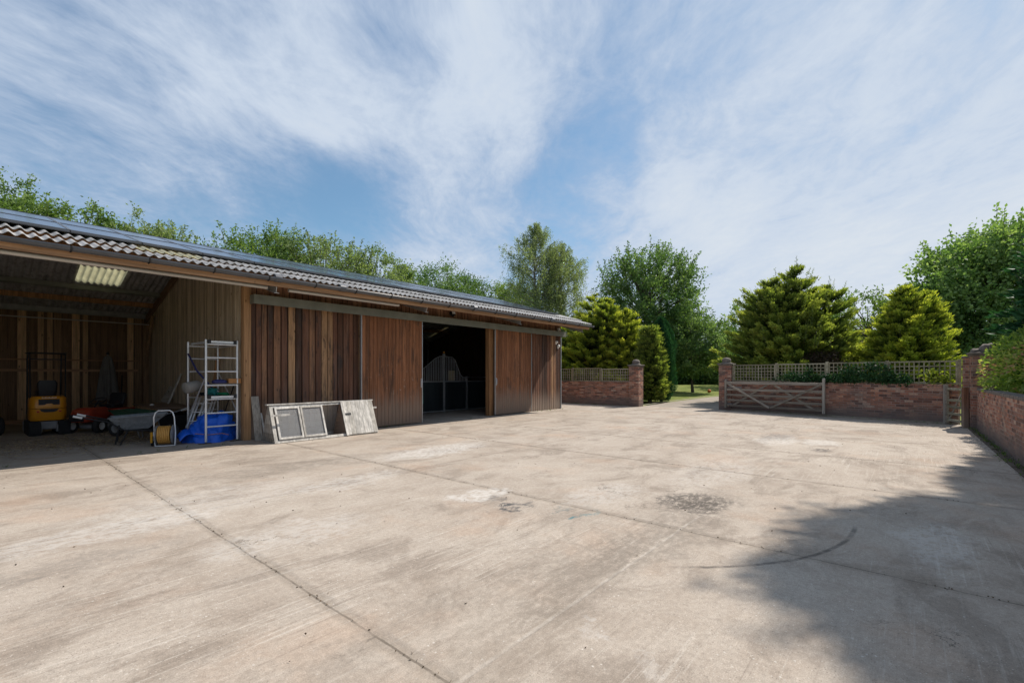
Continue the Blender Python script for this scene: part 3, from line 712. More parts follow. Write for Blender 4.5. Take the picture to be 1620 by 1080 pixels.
# ------------------------------------------------------------------ stable stalls seen through the doorway
st = thing('stable_partition', 'galvanised stable stall front with dark lower panels and curved barred top', 'stable stall')
p1 = u_at(667, 2.55); pA = G(702, 651.5); pB = G(738, 648); vS = 2.6
uA, uB = u_at(702, vS), u_at(738, vS); uL = u_at(640, vS); uC = u_at(775, vS)
zt = 2.28
for (u, hh, r) in ((uL, 1.5, .03), (uA, 2.36, .045), (uB, 1.45, .04), (uC+.6, 1.45, .04)):
    mb = MB(); mb.box(u-r, vS-r, 0, u+r, vS+r, hh); mb.build('post', M_galv, st, bevel=.006)
mb = MB(); mb.lathe([(0, -.045), (.03, -.035), (.045, 0), (.03, .035), (0, .045)], 12, (uA, vS, 2.42)); mb.build('post_finial', M_hose, st)
for a, b_ in ((uL+.03, uA-.05), (uA+.05, uB-.045), (uB+.045, uC+.56)):
    mb = MB(); x = a
    while x < b_-.01: w_ = min(.14, b_-x); mb.box(x, vS-.012, .06, x+w_-.005, vS+.015, 1.22, rt()); x += w_
    mb.build('panel', M_panel, st)
    mb = MB(); mb.box(a, vS-.025, .02, b_, vS+.025, .07); mb.box(a, vS-.025, 1.215, b_, vS+.025, 1.26); mb.build('frame', M_galv, st)
def curve(a, b_, x):
    # top of the bars: flat crown near the tall post sloping to the low rail
    f = (x-a)/(b_-a); return f
mb = MB(); ptsL = [(uL, 1.42), (uL+.35*(uA-uL), 1.60), (uA-.45, 2.16), (uA-.22, 2.25), (uA, 2.26)]
ptsR = [(uA, 2.26), (uA+.45, 2.24), (uA+.62, 2.12), (uB-.35, 1.50), (uB-.2, 1.40), (uB, 1.39)]
def top(pts, x):
    for (a, za), (b_, zb) in zip(pts, pts[1:]):
        if a <= x <= b_: return za+(zb-za)*(x-a)/(b_-a)
for pts in (ptsL, ptsR):
    mb.tube([(a, vS, z) for a, z in pts], .017, 8)
    x = pts[0][0]+.07
    while x < pts[-1][0]-.04:
        mb.tube([(x, vS, 1.25), (x, vS, top(pts, x))], .0085, 6); x += .088
mb.build('bar_grille', M_galv, st)
mb = MB(); mb.tube([(uB, vS, 1.40), (uC+.6, vS, 1.40)], .02, 8); mb.build('top_rail', M_galv, st)
# stall divider further back
mb = MB(); ur = uA-.15
for v0 in np.arange(vS+.1, 6.2, .1): mb.tube([(uL-.3, v0, 1.25), (uL-.3, v0, 2.3)], .0085, 6)
mb.tube([(uL-.3, vS, 2.3), (uL-.3, 6.2, 2.3)], .02, 8); mb.box(uL-.32, vS, .05, uL-.28, 6.2, 1.25)
dv = thing('stall_divider', 'barred stall divider running back behind the stable stall front', 'stall divider')
mb.build('bar_grille', M_galv, dv)
mb = MB(); x = 4.6
for k in range(26): mb.tube([(x+k*.1, 5.6, 1.25), (x+k*.1, 5.6, 2.35)], .0085, 6)
mb.tube([(4.6, 5.6, 2.35), (7.2, 5.6, 2.35)], .02, 8); mb.tube([(4.6, 5.6, 1.25), (7.2, 5.6, 1.25)], .02, 8); mb.build('rear_grille', M_galv, dv)
mb = MB(); mb.box(4.6, 5.58, 0.05, 7.2, 5.62, 1.22); mb.build('panel', M_panel, dv)
u = u_at(711, vS+.25); t_ = MB(); t_.box(-.17, -.04, 0, .17, .04, .42)
o = t_.build('feed_sack', M_bag, bevel=.03, loc=(u, vS+.12, 1.26)); tag(o, 'tan paper sheet hanging behind the bars of the stall front', 'paper sheet')
hp = MB(); hp.tube([(0, 0, 0), (0, -.02, -.15), (.015, -.01, -.42), (.03, 0, -.6)], .014, 6)
o = hp.build('lead_rope', M_teal, loc=(uD1+.12, -.02, 1.2)); tag(o, 'short teal rope hanging at the left edge of the stable doorway', 'rope')

# ------------------------------------------------------------------ open bay contents
# mini excavator, rear towards the viewer
gx, gy = G(74, 688)
def face(px, py, extra=0):
    x, y = G(px, py); return math.atan2(CV-y, CU-x)+math.pi/2+extra   # local -y points to the viewpoint
ex = thing('mini_excavator', 'small yellow tracked digger with black canopy frame parked in the open bay', 'excavator', (gx+.05, gy+.1, 0), face(74, 688, R(6))); ex.scale = (.80, .88, 1.0)
for s in (-1, 1):
    mb = MB(); pr = []
    for k in range(24):
        a = 2*math.pi*k/24; pr.append((math.copysign(.58, math.cos(a))+.15*math.cos(a), .17+.16*math.sin(a)))
    V = [(s*.33-.13, p[0]+.45, p[1]) for p in pr]+[(s*.33+.13, p[0]+.45, p[1]) for p in pr]
    mb.add(V, [(k, (k+1) % 24, 24+(k+1) % 24, 24+k) for k in range(24)]+[tuple(range(24))[::-1], tuple(range(24, 48))])
    for k in range(24):
        p, q = Vector(pr[k]), Vector(pr[(k+1) % 24]); L = (q-p).length
        for f in np.arange(.5/max(1, int(L/.09)), 1, 1/max(1, int(L/.09))):
            c = p.lerp(q, f); mb.box(s*.33-.13, c[0]+.45-.018, c[1]-.018, s*.33+.13, c[0]+.45+.018, c[1]+.018)
    tr = mb.build('track', M_rubber, ex)
    m2 = MB(); m2.box(s*.33-s*.15-.02, -.08, .08, s*.33-s*.15+.02, .95, .25); m2.build('track_frame', M_greysteel, tr)
mb = MB(); mb.box(-.2, .0, .14, .2, .95, .34); mb.box(-.48, 1.15, .05, .48, 1.2, .30); mb.build('undercarriage', M_greysteel, ex, bevel=.02)
def rring(w_, d_, r, z, y0, n=5):   # rounded rectangle ring
    P = []
    for cx, cy, a0 in ((w_-r, -d_+r, -90), (w_-r, d_-r, 0), (-w_+r, d_-r, 90), (-w_+r, -d_+r, 180)):
        for k in range(n+1):
            a = R(a0+90*k/n); P.append((cx+r*math.cos(a), y0+cy+r*math.sin(a), z))
    return P
def loft(rings, caps=True, mb=None, t=.5):
    mb = mb or MB(); n = len(rings[0]); V = [v for r_ in rings for v in r_]
    Fc = [(i*n+j, i*n+(j+1) % n, (i+1)*n+(j+1) % n, (i+1)*n+j) for i in range(len(rings)-1) for j in range(n)]
    mb.add(V, Fc, t, True)
    if caps: mb.add(rings[0], [tuple(range(n))[::-1]], t); mb.add(rings[-1], [tuple(range(n))], t)
    return mb
mb = loft([rring(.40, .33, .18, .36, .35), rring(.425, .36, .19, .40, .35), rring(.43, .37, .2, .66, .35)]); mb.build('counterweight', M_yellow, ex)
mb = loft([rring(.425, .365, .2, .672, .35), rring(.43, .365, .2, .70, .35), rring(.42, .355, .18, .92, .35), rring(.37, .31, .16, .975, .35)]); hood = mb.build('engine_cover', M_yellow, ex)
mb = MB(); mb.prism([(-.24, .76), (-.10, .76), (-.06, .79), (.06, .79), (.10, .76), (.24, .76), (.24, .90), (-.24, .90)], -.022, .1); mb.build('vent_grille', M_black, hood, bevel=.006)
mb = MB(); pr = [(-.22, .655), (.22, .655), (.18, .60), (.10, .575), (-.10, .575), (-.18, .60)]; mb.prism(pr[::-1], -.027, .1); mb.build('lower_vent', M_black, hood)
for s in (-1, 1):
    mb = MB(); mb.prism([(s*.25-.03, .575), (s*.25+.03, .575), (s*.25+.03, .61), (s*.25-.03, .61)], -.032, .05); mb.build('tail_lamp', M_redlens, ex)
mb = MB(); x = -.16
for k in range(13): mb.box(x, -.0, .925, x+.016, .02, .945+.012*(k % 3 == 0)); x += .026
mb.build('worn_lettering', M_whitep, hood)
for s in (-1, 1):
    mb = MB(); mb.tube([(s*.40, .20, .9), (s*.41, .22, 2.05), (s*.40, .9, 2.07)], .02, 8); mb.tube([(s*.40, .9, 2.07), (s*.39, 1.05, .5)], .022, 8); mb.build('canopy_post', M_black, ex)
mb = MB(); mb.box(-.44, .12, 2.075, .44, 1.1, 2.095); mb.tube([(-.41, .22, 1.92), (.41, .22, 1.92)], .015, 6); mb.build('canopy', M_black, ex, bevel=.015)
mb = loft([rring(.22, .2, .08, .97, .55), rring(.24, .22, .09, 1.1, .55)]); loft([rring(.22, .05, .05, 1.08, .36), rring(.24, .06, .05, 1.3, .34), rring(.19, .05, .05, 1.38, .33)], mb=mb); mb.build('seat', M_black, ex)
mb = MB(); mb.beam((0, 1.1, .45), (0, 1.45, .85), .14, .18); mb.beam((0, 1.45, .85), (0, 1.8, .6), .11, .14); mb.build('boom', M_yellow, ex)
mb = MB(); mb.prism([(-.01, .3), (.0, .8), (.25, .7), (.32, .3)], -.18, .18); o = mb.build('bucket', M_greysteel, ex); o.rotation_euler[2] = R(90); o.location = (0, 1.75, 0)

# ride-on mower
def wheel(name, parent, c, r, w_, axis, mt=M_rubber, rim=M_whitep):
    Mx = Matrix.Translation(Vector(c)) @ Vector((0, 0, 1)).rotation_difference(Vector(axis)).to_matrix().to_4x4()
    mb = MB(); mb.lathe([(r*.55, -w_/2), (r*.88, -w_/2), (r, -w_*.3), (r, w_*.3), (r*.88, w_/2), (r*.55, w_/2), (r*.55, -w_/2)], 20, M=Mx); o = mb.build(name, mt, parent)
    mb = MB(); mb.lathe([(0, -w_*.2), (r*.2, -w_*.35), (r*.5, -w_*.3), (r*.56, -w_*.42), (r*.56, w_*.42), (r*.5, w_*.3), (r*.2, w_*.35), (0, w_*.2)], 16, M=Mx); mb.build('rim', rim, o)
    return o
mx, my = G(160, 684)
mw = thing('ride_on_mower', 'red ride-on lawn mower with black seat, between the digger and the wheelbarrows', 'lawn mower', (mx+.1, my+.55, 0), face(160, 684, R(-38)))
for s in (-1, 1):
    wheel('wheel', mw, (s*.36, -.55, .19), .19, .14, (1, 0, 0)); wheel('wheel', mw, (s*.40, .45, .25), .25, .2, (1, 0, 0))
mb = loft([rring(.20, .36, .10, .30, -.42), rring(.25, .40, .12, .42, -.40), rring(.24, .36, .12, .60, -.36), rring(.18, .28, .1, .66, -.34)]); hd = mb.build('bonnet', M_redp, mw)
mb = MB(); mb.box(-.17, -.83, .32, .17, -.785, .50); mb.build('grille', M_black, hd, bevel=.01)
mb = loft([rring(.38, .30, .12, .40, .42), rring(.42, .33, .14, .50, .42), rring(.40, .30, .14, .60, .42)]); mb.build('rear_body', M_redp, mw)
mb = MB(); mb.box(-.32, -.25, .22, .32, .2, .30); mb.build('footplate', M_black, mw, bevel=.01)
mb = loft([rring(.20, .19, .07, .62, .32), rring(.22, .20, .08, .70, .32)]); loft([rring(.19, .04, .04, .70, .5), rring(.22, .05, .05, .95, .56), rring(.17, .04, .04, 1.02, .58)], mb=mb); mb.build('seat', M_black, mw)
mb = MB(); mb.tube([(.17*math.cos(a), -.12+.17*math.sin(a)*.8, .82+.08*math.sin(a)) for a in np.linspace(0, 2*math.pi, 18)[:-1]], .014, 6, closed=True); mb.tube([(0, -.3, .6), (0, -.12, .82)], .02, 6); mb.build('steering_wheel', M_black, mw)
mb = MB(); mb.lathe([(0, 0), (.45, 0), (.47, .04), (.44, .12), (.2, .14), (0, .14)], 20, (0, -.02, .1)); mb.build('cutting_deck', M_greysteel, mw)
# big tyre of something parked off to the left
tx, ty = G(-6, 691)
tq = thing('trailer', 'black tyred machine cut off by the left edge of the photo', 'trailer', (tx, ty+.3, 0), face(0, 690))
wheel('wheel', tq, (0, 0, .24), .24, .2, (1, .3, 0)); wheel('wheel', tq, (-1.0, 0, .24), .24, .2, (1, .3, 0))
mb = MB(); mb.box(-1.0, -.1, .3, -.1, 1.2, .7); mb.box(-.9, 0, .22, -.2, 1.1, .3); mb.build('body', M_black, tq, bevel=.04)

def barrow(loc, rz, lab, mt, leg, grip):
    t_ = thing('wheelbarrow', lab, 'wheelbarrow', loc, rz, 'wheelbarrows in the open bay')
    # local +x towards the wheel, handles at -x
    def ring(x0, x1, w0, w1, z0, z1): return [(x0, -w0, z0), (x1, -w1, z1), (x1, w1, z1), (x0, w0, z0)]
    mb = MB(); V = [(-.26, -.17, .33), (.22, -.15, .33), (.22, .15, .33), (-.26, .17, .33), (-.46, -.31, .60), (.56, -.27, .66), (.56, .27, .66), (-.46, .31, .60)]
    mb.add(V, [(3, 2, 1, 0), (0, 1, 5, 4), (1, 2, 6, 5), (2, 3, 7, 6), (3, 0, 4, 7)], .5, False)
    tray = mb.build('tray', mt, t_, solid=.006)
    m2 = MB(); m2.tube([V[4], V[5], V[6], V[7]], .014, 6, closed=True); m2.build('rim_tube', mt, tray)
    for s in (-1, 1):
        mb = MB(); mb.tube([(-.95, s*.30, .66), (-.45, s*.27, .52), (-.2, s*.2, .32), (.25, s*.14, .28), (.62, s*.06, .2)], .016, 8); mb.build('handle', leg, t_)
        mb = MB(); mb.tube([(-1.0, s*.302, .674), (-.86, s*.296, .63)], .024, 8); mb.build('grip', grip, t_)
        mb = MB(); mb.tube([(-.28, s*.24, .44), (-.34, s*.25, .03), (-.26, s*.25, .012), (-.14, s*.24, .30)], .015, 8); mb.build('leg', leg, t_)
    wheel('wheel', t_, (.62, 0, .19), .19, .09, (0, 1, 0), rim=M_greysteel)
    return t_
def place(px, py): x, y = G(px, py); return (x, y, 0)
gx, gy = G(205, 694)
barrow((gx+.25, gy+.35, 0), R(125), 'green plastic wheelbarrow tucked behind the worn grey one', M_greenp, M_greysteel, M_whitep)
gx, gy = G(222, 701)
barrow((gx-.05, gy+.12, 0), R(-12), 'worn grey metal wheelbarrow beside the hose reel', M_barrow, M_black, M_whitep)
# hose reel
hx, hy = G(262, 706)
hr = thing('hose_reel', 'free standing hose reel with orange hose and silver hoop frame', 'hose reel', (hx, hy+.12, 0), face(262, 706, R(-12)))
for y, nm in ((-.06, 0), (.12, 1)):
    pass
mb = MB(); mb.tube([(-.13, .10, .03), (-.17, .0, .25), (-.18, -.0, .62), (-.15, -.0, .72), (-.10, -.0, .76), (.10, 0, .76), (.15, 0, .72), (.18, 0, .62), (.20, .0, .30), (.22, -.10, .03)], .014, 8)
mb.tube([(-.18, 0, .3), (-.12, -.14, .02), (.22, -.14, .02), (.2, 0, .3)], .014, 8); mb.build('hoop_frame', M_alu, hr)
Mx = Matrix.Translation((0.02, 0, .24)) @ Matrix.Rotation(R(90), 4, 'Y')
mb = MB()
for zc in (-.15, .13): mb.lathe([(0, zc), (.20, zc), (.21, zc+.01), (.20, zc+.02), (0, zc+.02)], 24, M=Mx)
mb.lathe([(.09, -.15), (.09, .15)], 16, M=Mx); mb.build('drum', M_greysteel, hr)
mb = MB()
for lay, r_ in ((0, .13), (1, .155), (2, .18)):
    pts = []
    for k in range(7*16+1):
        a = 2*math.pi*k/16; f = k/(7*16); f = f if lay % 2 == 0 else 1-f
        pts.append((.02-.115+.22*f, r_*math.cos(a), .24+r_*math.sin(a)))
    mb.tube(pts, .0155, 8)
mb.build('hose', M_hose, hr)
mb = MB(); mb.tube([(-.22, 0, .30), (-.22, .01, .24), (-.22, 0, .08)], .022, 8); mb.tube([(-.2, 0, .24), (-.13, 0, .24)], .02, 6); mb.build('crank_handle', M_grip, hr)
for s in (-.22,):
    wheel('wheel', hr, (s, .08, .055), .055, .04, (1, 0, 0), rim=M_greysteel)
# work table
tb = thing('work_table', 'low plywood topped table against the slatted partition', 'table', (-.56, 4.6, 0))
mb = MB(); mb.box(-.47, -1.45, .62, .47, 1.45, .65); mb.build('table_top', M_ply, tb, bevel=.003)
for x in (-.42, .42):
    for y in (-1.15, 1.15): mb = MB(); mb.box(x-.035, y-.035, 0, x+.035, y+.035, .62); mb.build('leg', M_back, tb)
mb = MB(); mb.box(-.44, -1.2, .53, .44, -1.17, .615); mb.box(-.44, -1.17, .53, -.41, 1.17, .615); mb.build('apron', M_back, tb)
mb = MB(); mb.box(-.4, -.9, 0, .3, -.1, .42); mb.box(-.3, .1, 0, .35, .95, .5)
o = mb.build('storage_crate', M_black, bevel=.02, loc=(-.56, 4.35, 0)); tag(o, 'dark crates pushed under the low table', 'crate')
mb = MB(); mb.beam((-.30, 5.75, .655), (-.07, 5.75, 1.12), .22, .02, up=(0, 1, 0)); o = mb.build('offcut_board', M_greyh); tag(o, 'short wide brown offcut board leaning on the partition above the table', 'board')
mb = MB(); mb.beam((-.34, 5.2, .655), (-.07, 4.95, 1.55), .025, .10, .9, up=(0, 1, 0)); o = mb.build('leaning_batten', M_white); tag(o, 'tall narrow pale batten leaning on the partition above the table', 'board')
mb = MB(); mb.lathe([(0, 0), (.05, 0), (.055, .02), (.03, .04), (0, .05)], 12); o = mb.build('paint_lid', M_whitep, loc=(-.85, 4.6, .652)); tag(o, 'small white lid lying on the table top', 'lid')
# parasol
px_, py_ = -1.25, 8.35
pa = thing('parasol', 'closed grey garden parasol standing in the back corner of the bay', 'parasol', (px_, py_, 0))
mb = MB(); mb.tube([(0, 0, 0), (0, 0, 2.2)], .02, 8); mb.build('pole', M_greysteel, pa)
V = []; rings = []
for z, r_ in ((.68, .25), (.72, .26), (1.1, .22), (1.6, .17), (2.0, .11), (2.12, .07), (2.15, .02)):
    rings.append([((r_*(1+.22*math.cos(8*a)))*math.cos(a), (r_*(1+.22*math.cos(8*a)))*math.sin(a), z) for a in np.linspace(0, 2*math.pi, 49)[:-1]])
loft(rings, caps=False).build('canopy', M_cloth, pa)
mb = MB(); mb.lathe([(0, 0), (.24, 0), (.25, .04), (.06, .09), (.05, .2), (0, .2)], 16); mb.build('base', M_black, pa)
mb = MB(); mb.lathe([(0, 0), (.05, .02), (.03, .08), (0, .1)], 10, (0, 0, 2.17)); mb.build('finial', M_black, pa)
for k, (dx, dy, h, nm, lab, mm) in enumerate(((.35, .25, 1.5, 'long_tool', 'dark long handled tool leaning in the corner beside the parasol', M_black),)):
    mb = MB(); mb.tube([(0, 0, 0), (.12, .5, h)], .02, 6); mb.box(-.12, -.02, 0, .12, .02, .18); o = mb.build(nm, mm, loc=(px_+dx, py_+dy-.1, 0)); tag(o, lab, 'garden tool')

# scaffold tower
sc = thing('scaffold_tower', 'narrow aluminium scaffold tower standing at the mouth of the open bay', 'scaffold')
xa, xb, ya, yb = -.82, -.19, .10, 1.38
zr_ = [.37, .67, .98, 1.29, 1.60, 1.91, 2.21]
for yy in (ya, yb):
    fr = MB()
    for xx in (xa, xb): fr.tube([(xx, yy, .04), (xx, yy, 2.31)], .025, 10)
    f_ = fr.build('end_frame', M_alu, sc)
    for z in zr_:
        m2 = MB(); m2.tube([(xa, yy, z), (xb, yy, z)], .019, 8); m2.build('rung', M_alu, f_)
    for xx in (xa, xb):
        m2 = MB(); m2.tube([(xx, yy, .0), (xx, yy, .06)], .014, 8); m2.box(xx-.14, yy-.06, 0, xx+.10, yy+.06, .012); m2.build('base_plate', M_soil, f_)
for (p, q) in (((xa, ya, 1.5), (xa, yb, .5)), ((xb, ya, 2.2), (xb, yb, 2.2)), ((xb, ya, .67), (xb, yb, 1.6))):
    mb = MB(); mb.tube([p, q], .016, 8); mb.build('brace', M_alu, sc)
for z, (a, b_) in ((1.0, (ya, yb)), (2.235, (ya, yb))):
    mb = MB(); mb.box(xa+.06, a-.0, z+.01, xb-.06, b_, z+.045)
    if z > 2: mb = MB(); mb.box(xa+.05, ya-.03, z+.0, xa+.09, yb, z+.05); mb.box(xb-.09, ya-.03, z+.0, xb-.05, yb, z+.05)
    pl = mb.build('platform', M_ply if z < 2 else M_alu, sc)
    m2 = MB(); m2.box(xa+.09, ya-.035, z+.005, xb-.09, ya-.01, z+.05); m2.build('platform_edge', M_alu, pl)
    for xx in (xa+.06, xb-.06): m2 = MB(); m2.box(xx-.03, ya-.04, z-.01, xx+.03, ya+.0, z+.075); m2.build('hook', M_black, pl)
# things on the tower
rl = MB(); rl.lathe([(0, 0), (.13, 0), (.15, .015), (.15, .3), (.13, .33), (0, .33)], 24, M=Matrix.Rotation(R(78), 4, 'Y'))
o = rl.build('sheet_roll', M_sack, loc=(xa-.22, .75, 1.22), rz=R(20)); o.scale = (1, .9, .85); tag(o, 'round grey padded roll on the left of the scaffold platform', 'roll')
def tangle(c, sx, sy, sz, n, r_, seed):
    q = random.Random(seed); mb = MB()
    for k in range(n):
        a0 = q.uniform(0, 6.3); pts = []
        for i in range(10):
            a = a0+i*.7; f = q.uniform(.4, 1); pts.append((c[0]+sx*f*math.cos(a), c[1]+sy*f*math.sin(a), c[2]+r_+sz*q.random()))
        mb.tube(pts, r_, 5, q.random())
    return mb
o = tangle((0, 0, 0), .12, .14, .18, 12, .010, 3).build('rope_coil', M_teal, loc=(-.62, .35, 1.045)); tag(o, 'tangled teal rope on the scaffold platform beside the front left upright', 'rope')
o = tangle((0, 0, 0), .15, .16, .06, 12, .008, 5).build('garden_net', M_net, loc=(-.42, .35, 1.045)); tag(o, 'bright green netting bundle on the scaffold platform', 'netting')
o = tangle((0, 0, 0), .14, .3, .05, 12, .012, 9).build('chain', M_black, loc=(-.62, .8, 1.045)); tag(o, 'heap of dark chain on the scaffold platform', 'chain')
mb = MB(); mb.box(-.70, .07, 1.312, -.14, .30, 1.33, .3); o = mb.build('shelf_plank', M_greyh, bevel=.003); tag(o, 'plank laid on the middle rung of the scaffold under the box', 'plank')
rs = loft([[(x*1.0, y, z) for x, y, z in rring(.13, .08, .06, 0, 0)], rring(.15, .10, .07, .03, 0), rring(.13, .08, .06, .07, 0), rring(.06, .03, .03, .09, 0)])
o = rs.build('tool_bag', M_strap, loc=(-.53, .19, 1.33)); tag(o, 'small dark blue bag on the scaffold plank beside the wooden box', 'bag')
bx = thing('wooden_box', 'orange brown wooden box on the scaffold near the barn post', 'box', (-.24, .17, 1.33))
mb = MB(); mb.box(-.13, -.09, 0, .13, .09, .095); mb.build('body', M_box, bx, bevel=.006)
mb = MB(); mb.box(-.135, -.095, .095, .135, .095, .11); mb.build('lid', M_box, bx, bevel=.003)
mb = MB(); mb.tube([(-.84, 1.3, 2.02), (-.80, .8, 1.62), (-.6, .36, 1.2)], [.022, .022, .02], 6); o = mb.build('ratchet_strap', M_strap); tag(o, 'dark blue strap hanging diagonally across the scaffold', 'strap')
mb = MB(); mb.beam((-.30, 1.7, 0), (-.06, 1.7, 2.2), .10, .03, .8, up=(0, 1, 0)); o = mb.build('leaning_plank', M_pole); tag(o, 'orange brown plank leaning on the partition behind the scaffold', 'plank')
mb = MB(); mb.tube([(-.25, .9, .45), (-.10, .5, 1.35)], .012, 6); o = mb.build('dark_pole', M_black); tag(o, 'thin dark pole slanting inside the scaffold above the blue sheet', 'pole')
ld = thing('ladder', 'short aluminium ladder sections leaning inside the scaffold tower', 'ladder')
for k in range(3):
    x = -.85+k*.14; y = .95-.1*k
    for s in (0, .06):
        mb = MB(); mb.beam((x-.12+s, y, .3), (x+.16+s, y+.2, 1.0), .03, .06, up=(0, 1, 0)); mb.build('stile', M_alu, ld)
mb = MB()
for k in range(3): mb.tube([(-.92+.06*k, .95+.04*k, .45+.2*k), (-.55+.06*k, .8+.04*k, .45+.2*k)], .012, 6)
mb.build('rung', M_alu, ld)
# blue tarpaulin heap
tr = thing('tarpaulin', 'crumpled bright blue tarpaulin heaped inside the foot of the scaffold', 'tarpaulin', (-.55, .62, 0))
mb = MB(); nu, nv = 56, 22; V = []
from mathutils import noise as mnoise
for j in range(nv+1):
    ph = j/nv*math.pi/2
    for i in range(nu):
        a = 2*math.pi*i/nu
        d = Vector((math.cos(a)*math.cos(ph), math.sin(a)*math.cos(ph), math.sin(ph)))
        f = 1+.34*mnoise.noise(d*1.7+Vector((3, 1, 7)))+.12*abs(mnoise.noise(d*4.5+Vector((0, 5, 2))))*2-.08
        ridge = .10*(1-abs(mnoise.noise(Vector((a*1.3, ph*2.0, 4)))*2))
        z = max(.0, d.z**.8*.58*(f+ridge*.8)) if d.z > 0 else 0
        V.append((d.x*.50*(f+ridge*.4)+.06*d.z, d.y*.48*f, z+(.012 if j else .004)))
mb.add(V, [(j*nu+i, j*nu+(i+1) % nu, (j+1)*nu+(i+1) % nu, (j+1)*nu+i) for j in range(nv) for i in range(nu)], .5, True)
mb.build('sheet', M_tarp, tr)
mb = MB(); V = []
for i in range(9):
    for j in range(5):
        f = i/8; V.append((-.35-.36*f, -.28+.10*j-.06*f, .20+.14*math.sin(f*2.4)+.03*math.cos(j*2+f*3)-.12*f*f-(.10*abs(j-2)/2)*(1-f*.4)))
mb.add(V, [(i*5+j, i*5+j+1, (i+1)*5+j+1, (i+1)*5+j) for i in range(8) for j in range(4)], .5, True)
mb.build('loose_flap', M_tarp, tr, solid=.01)
mb = MB(); mb.tube([(-.42, -.30, .22), (-.2, -.47, .19), (.05, -.50, .2), (.2, -.47, .15)], .008, 5); mb.build('cord', M_box, tr)

# leaning board beside the barn post
u = u_at(399, -.15); u2 = u_at(411, -.15)
mb = MB(); mb.hexa([(u, -.34, .0), (u2, -.34, 0), (u2, -.31, 0), (u, -.31, 0)], [(u, -.08, 1.02), (u2, -.08, 1.02), (u2, -.05, 1.02), (u, -.05, 1.02)], .4)
o = mb.build('leaning_board', M_grey, bevel=.003); tag(o, 'short grey board leaning on the barn wall beside the corner post', 'board')
u = u_at(414, -.2)
mb = MB(); mb.hexa([(u, -.40, 0), (u+.03, -.40, 0), (u+.03, -.36, 0), (u, -.36, 0)], [(u+.02, -.08, .62), (u+.05, -.08, .62), (u+.05, -.04, .62), (u+.02, -.04, .62)], .9)
o = mb.build('leaning_stick', M_white); tag(o, 'thin pale stick leaning between the board and the animal run', 'stick')

# A-frame animal run
L = 2.62
ar = thing('animal_run', 'weathered pale wooden A-frame animal run with wire mesh, against the barn wall', 'animal run', (.15, -.76, 0))
H, Wd = .84, .33
def fp(x, f, off=0):  # point on the front slope, f 0 foot .. 1 ridge
    n = Vector((0, -H, Wd)).normalized(); p = Vector((x, -Wd*(1-f), H*f)); p = Vector((x, -Wd*(1-f)-.0, H*f)); nn = Vector((0, -H, Wd)).normalized()*off
    return p+nn
def bp(x, f, off=0): p = fp(x, f, off); p.y = -p.y; return p
def slab(mb, P, x0, x1, f0, f1, th, off=0, t=.5):
    a = [P(x0, f0, off), P(x1, f0, off), P(x1, f1, off), P(x0, f1, off)]; b_ = [P(x0, f0, off+th), P(x1, f0, off+th), P(x1, f1, off+th), P(x0, f1, off+th)]
    mb.hexa(a, b_, t)
mb = MB(); mb.box(-.05, -.055, H-.005, L+.03, .055, H+.02, .8); mb.build('ridge_board', M_white, ar, bevel=.004)
mb = MB()
for (x0, x1) in ((0, .07), (L-.05, L)): slab(mb, fp, x0, x1, 0, .97, .03, 0, rt()); slab(mb, bp, x0, x1, 0, .97, .03, 0, rt())
for P in (fp, bp): slab(mb, P, .07, L-.05, .0, .07, .03, 0, .3)
mb.box(0, -Wd, 0, .03, Wd, .045); mb.box(L-.03, -Wd, 0, L, Wd, .045); slab(mb, fp, .07, L-.05, .92, .97, .025, 0, .7)
mb.build('frame', M_white, ar)
for (x0, x1) in ((.10, .66), (.68, 1.22)):
    mb = MB()
    for a, c, e, g_ in ((x0, x0+.04, .08, .92), (x1-.04, x1, .08, .92), (x0+.04, x1-.04, .08, .13), (x0+.04, x1-.04, .87, .92)): slab(mb, fp, a, c, e, g_, .022, .032, rt())
    d = mb.build('mesh_door', M_white, ar)
    m2 = MB(); slab(m2, fp, x0+.03, x1-.03, .12, .88, .002, .03); m2.build('wire_mesh', M_wire, d)
mb = MB(); slab(mb, bp, .07, 1.7, .08, .9, .002, .0); mb.build('rear_mesh', M_wire, ar)
mb = MB(); x = 1.74
while x < L-.01: w_ = min(.125, L-x); slab(mb, fp, x, x+w_-.006, .02, .985, .022, .034, rt()); x += w_
slab(mb, fp, 1.70, 1.76, .0, .99, .02, .058, .7)
pn = mb.build('boarded_door', M_white, ar)
mb = MB(); slab(mb, fp, 1.76, 1.93, .585, .635, .012, .058); mb.build('hinge', M_black, pn)
mb = MB(); x = 1.74
while x < L-.01: w_ = min(.125, L-x); slab(mb, bp, x, x+w_-.004, .02, .985, .02, .0, rt()); x += w_
mb.build('rear_boards', M_white, ar)
def endw(x, nm, m):
    mb = MB(); z = .02
    while z < H-.06:
        h_ = .095; y0 = Wd*(1-z/H)-.02; y1 = Wd*(1-(z+h_)/H)-.02; y1 = max(y1, .005)
        mb.add([(x, -y0, z), (x, y0, z), (x, y1, z+h_), (x, -y1, z+h_), (x+.018, -y0, z), (x+.018, y0, z), (x+.018, y1, z+h_), (x+.018, -y1, z+h_)], [(0, 1, 2, 3), (7, 6, 5, 4), (0, 4, 5, 1), (2, 6, 7, 3), (1, 5, 6, 2), (0, 3, 7, 4)], rt()); z += h_+.006
    mb.build(nm, m, ar)
endw(-.02, 'end_panel', M_grey); endw(1.72, 'inner_partition', M_door); endw(L, 'end_panel', M_grey)
mb = MB(); mb.box(-.03, -.30, .60, .35, -.27, .64, .7); mb.build('carry_handle', M_white, ar)
mb = MB(); mb.box(L, .0, .62, L+.18, .03, .66, .7); mb.build('carry_handle', M_white, ar)

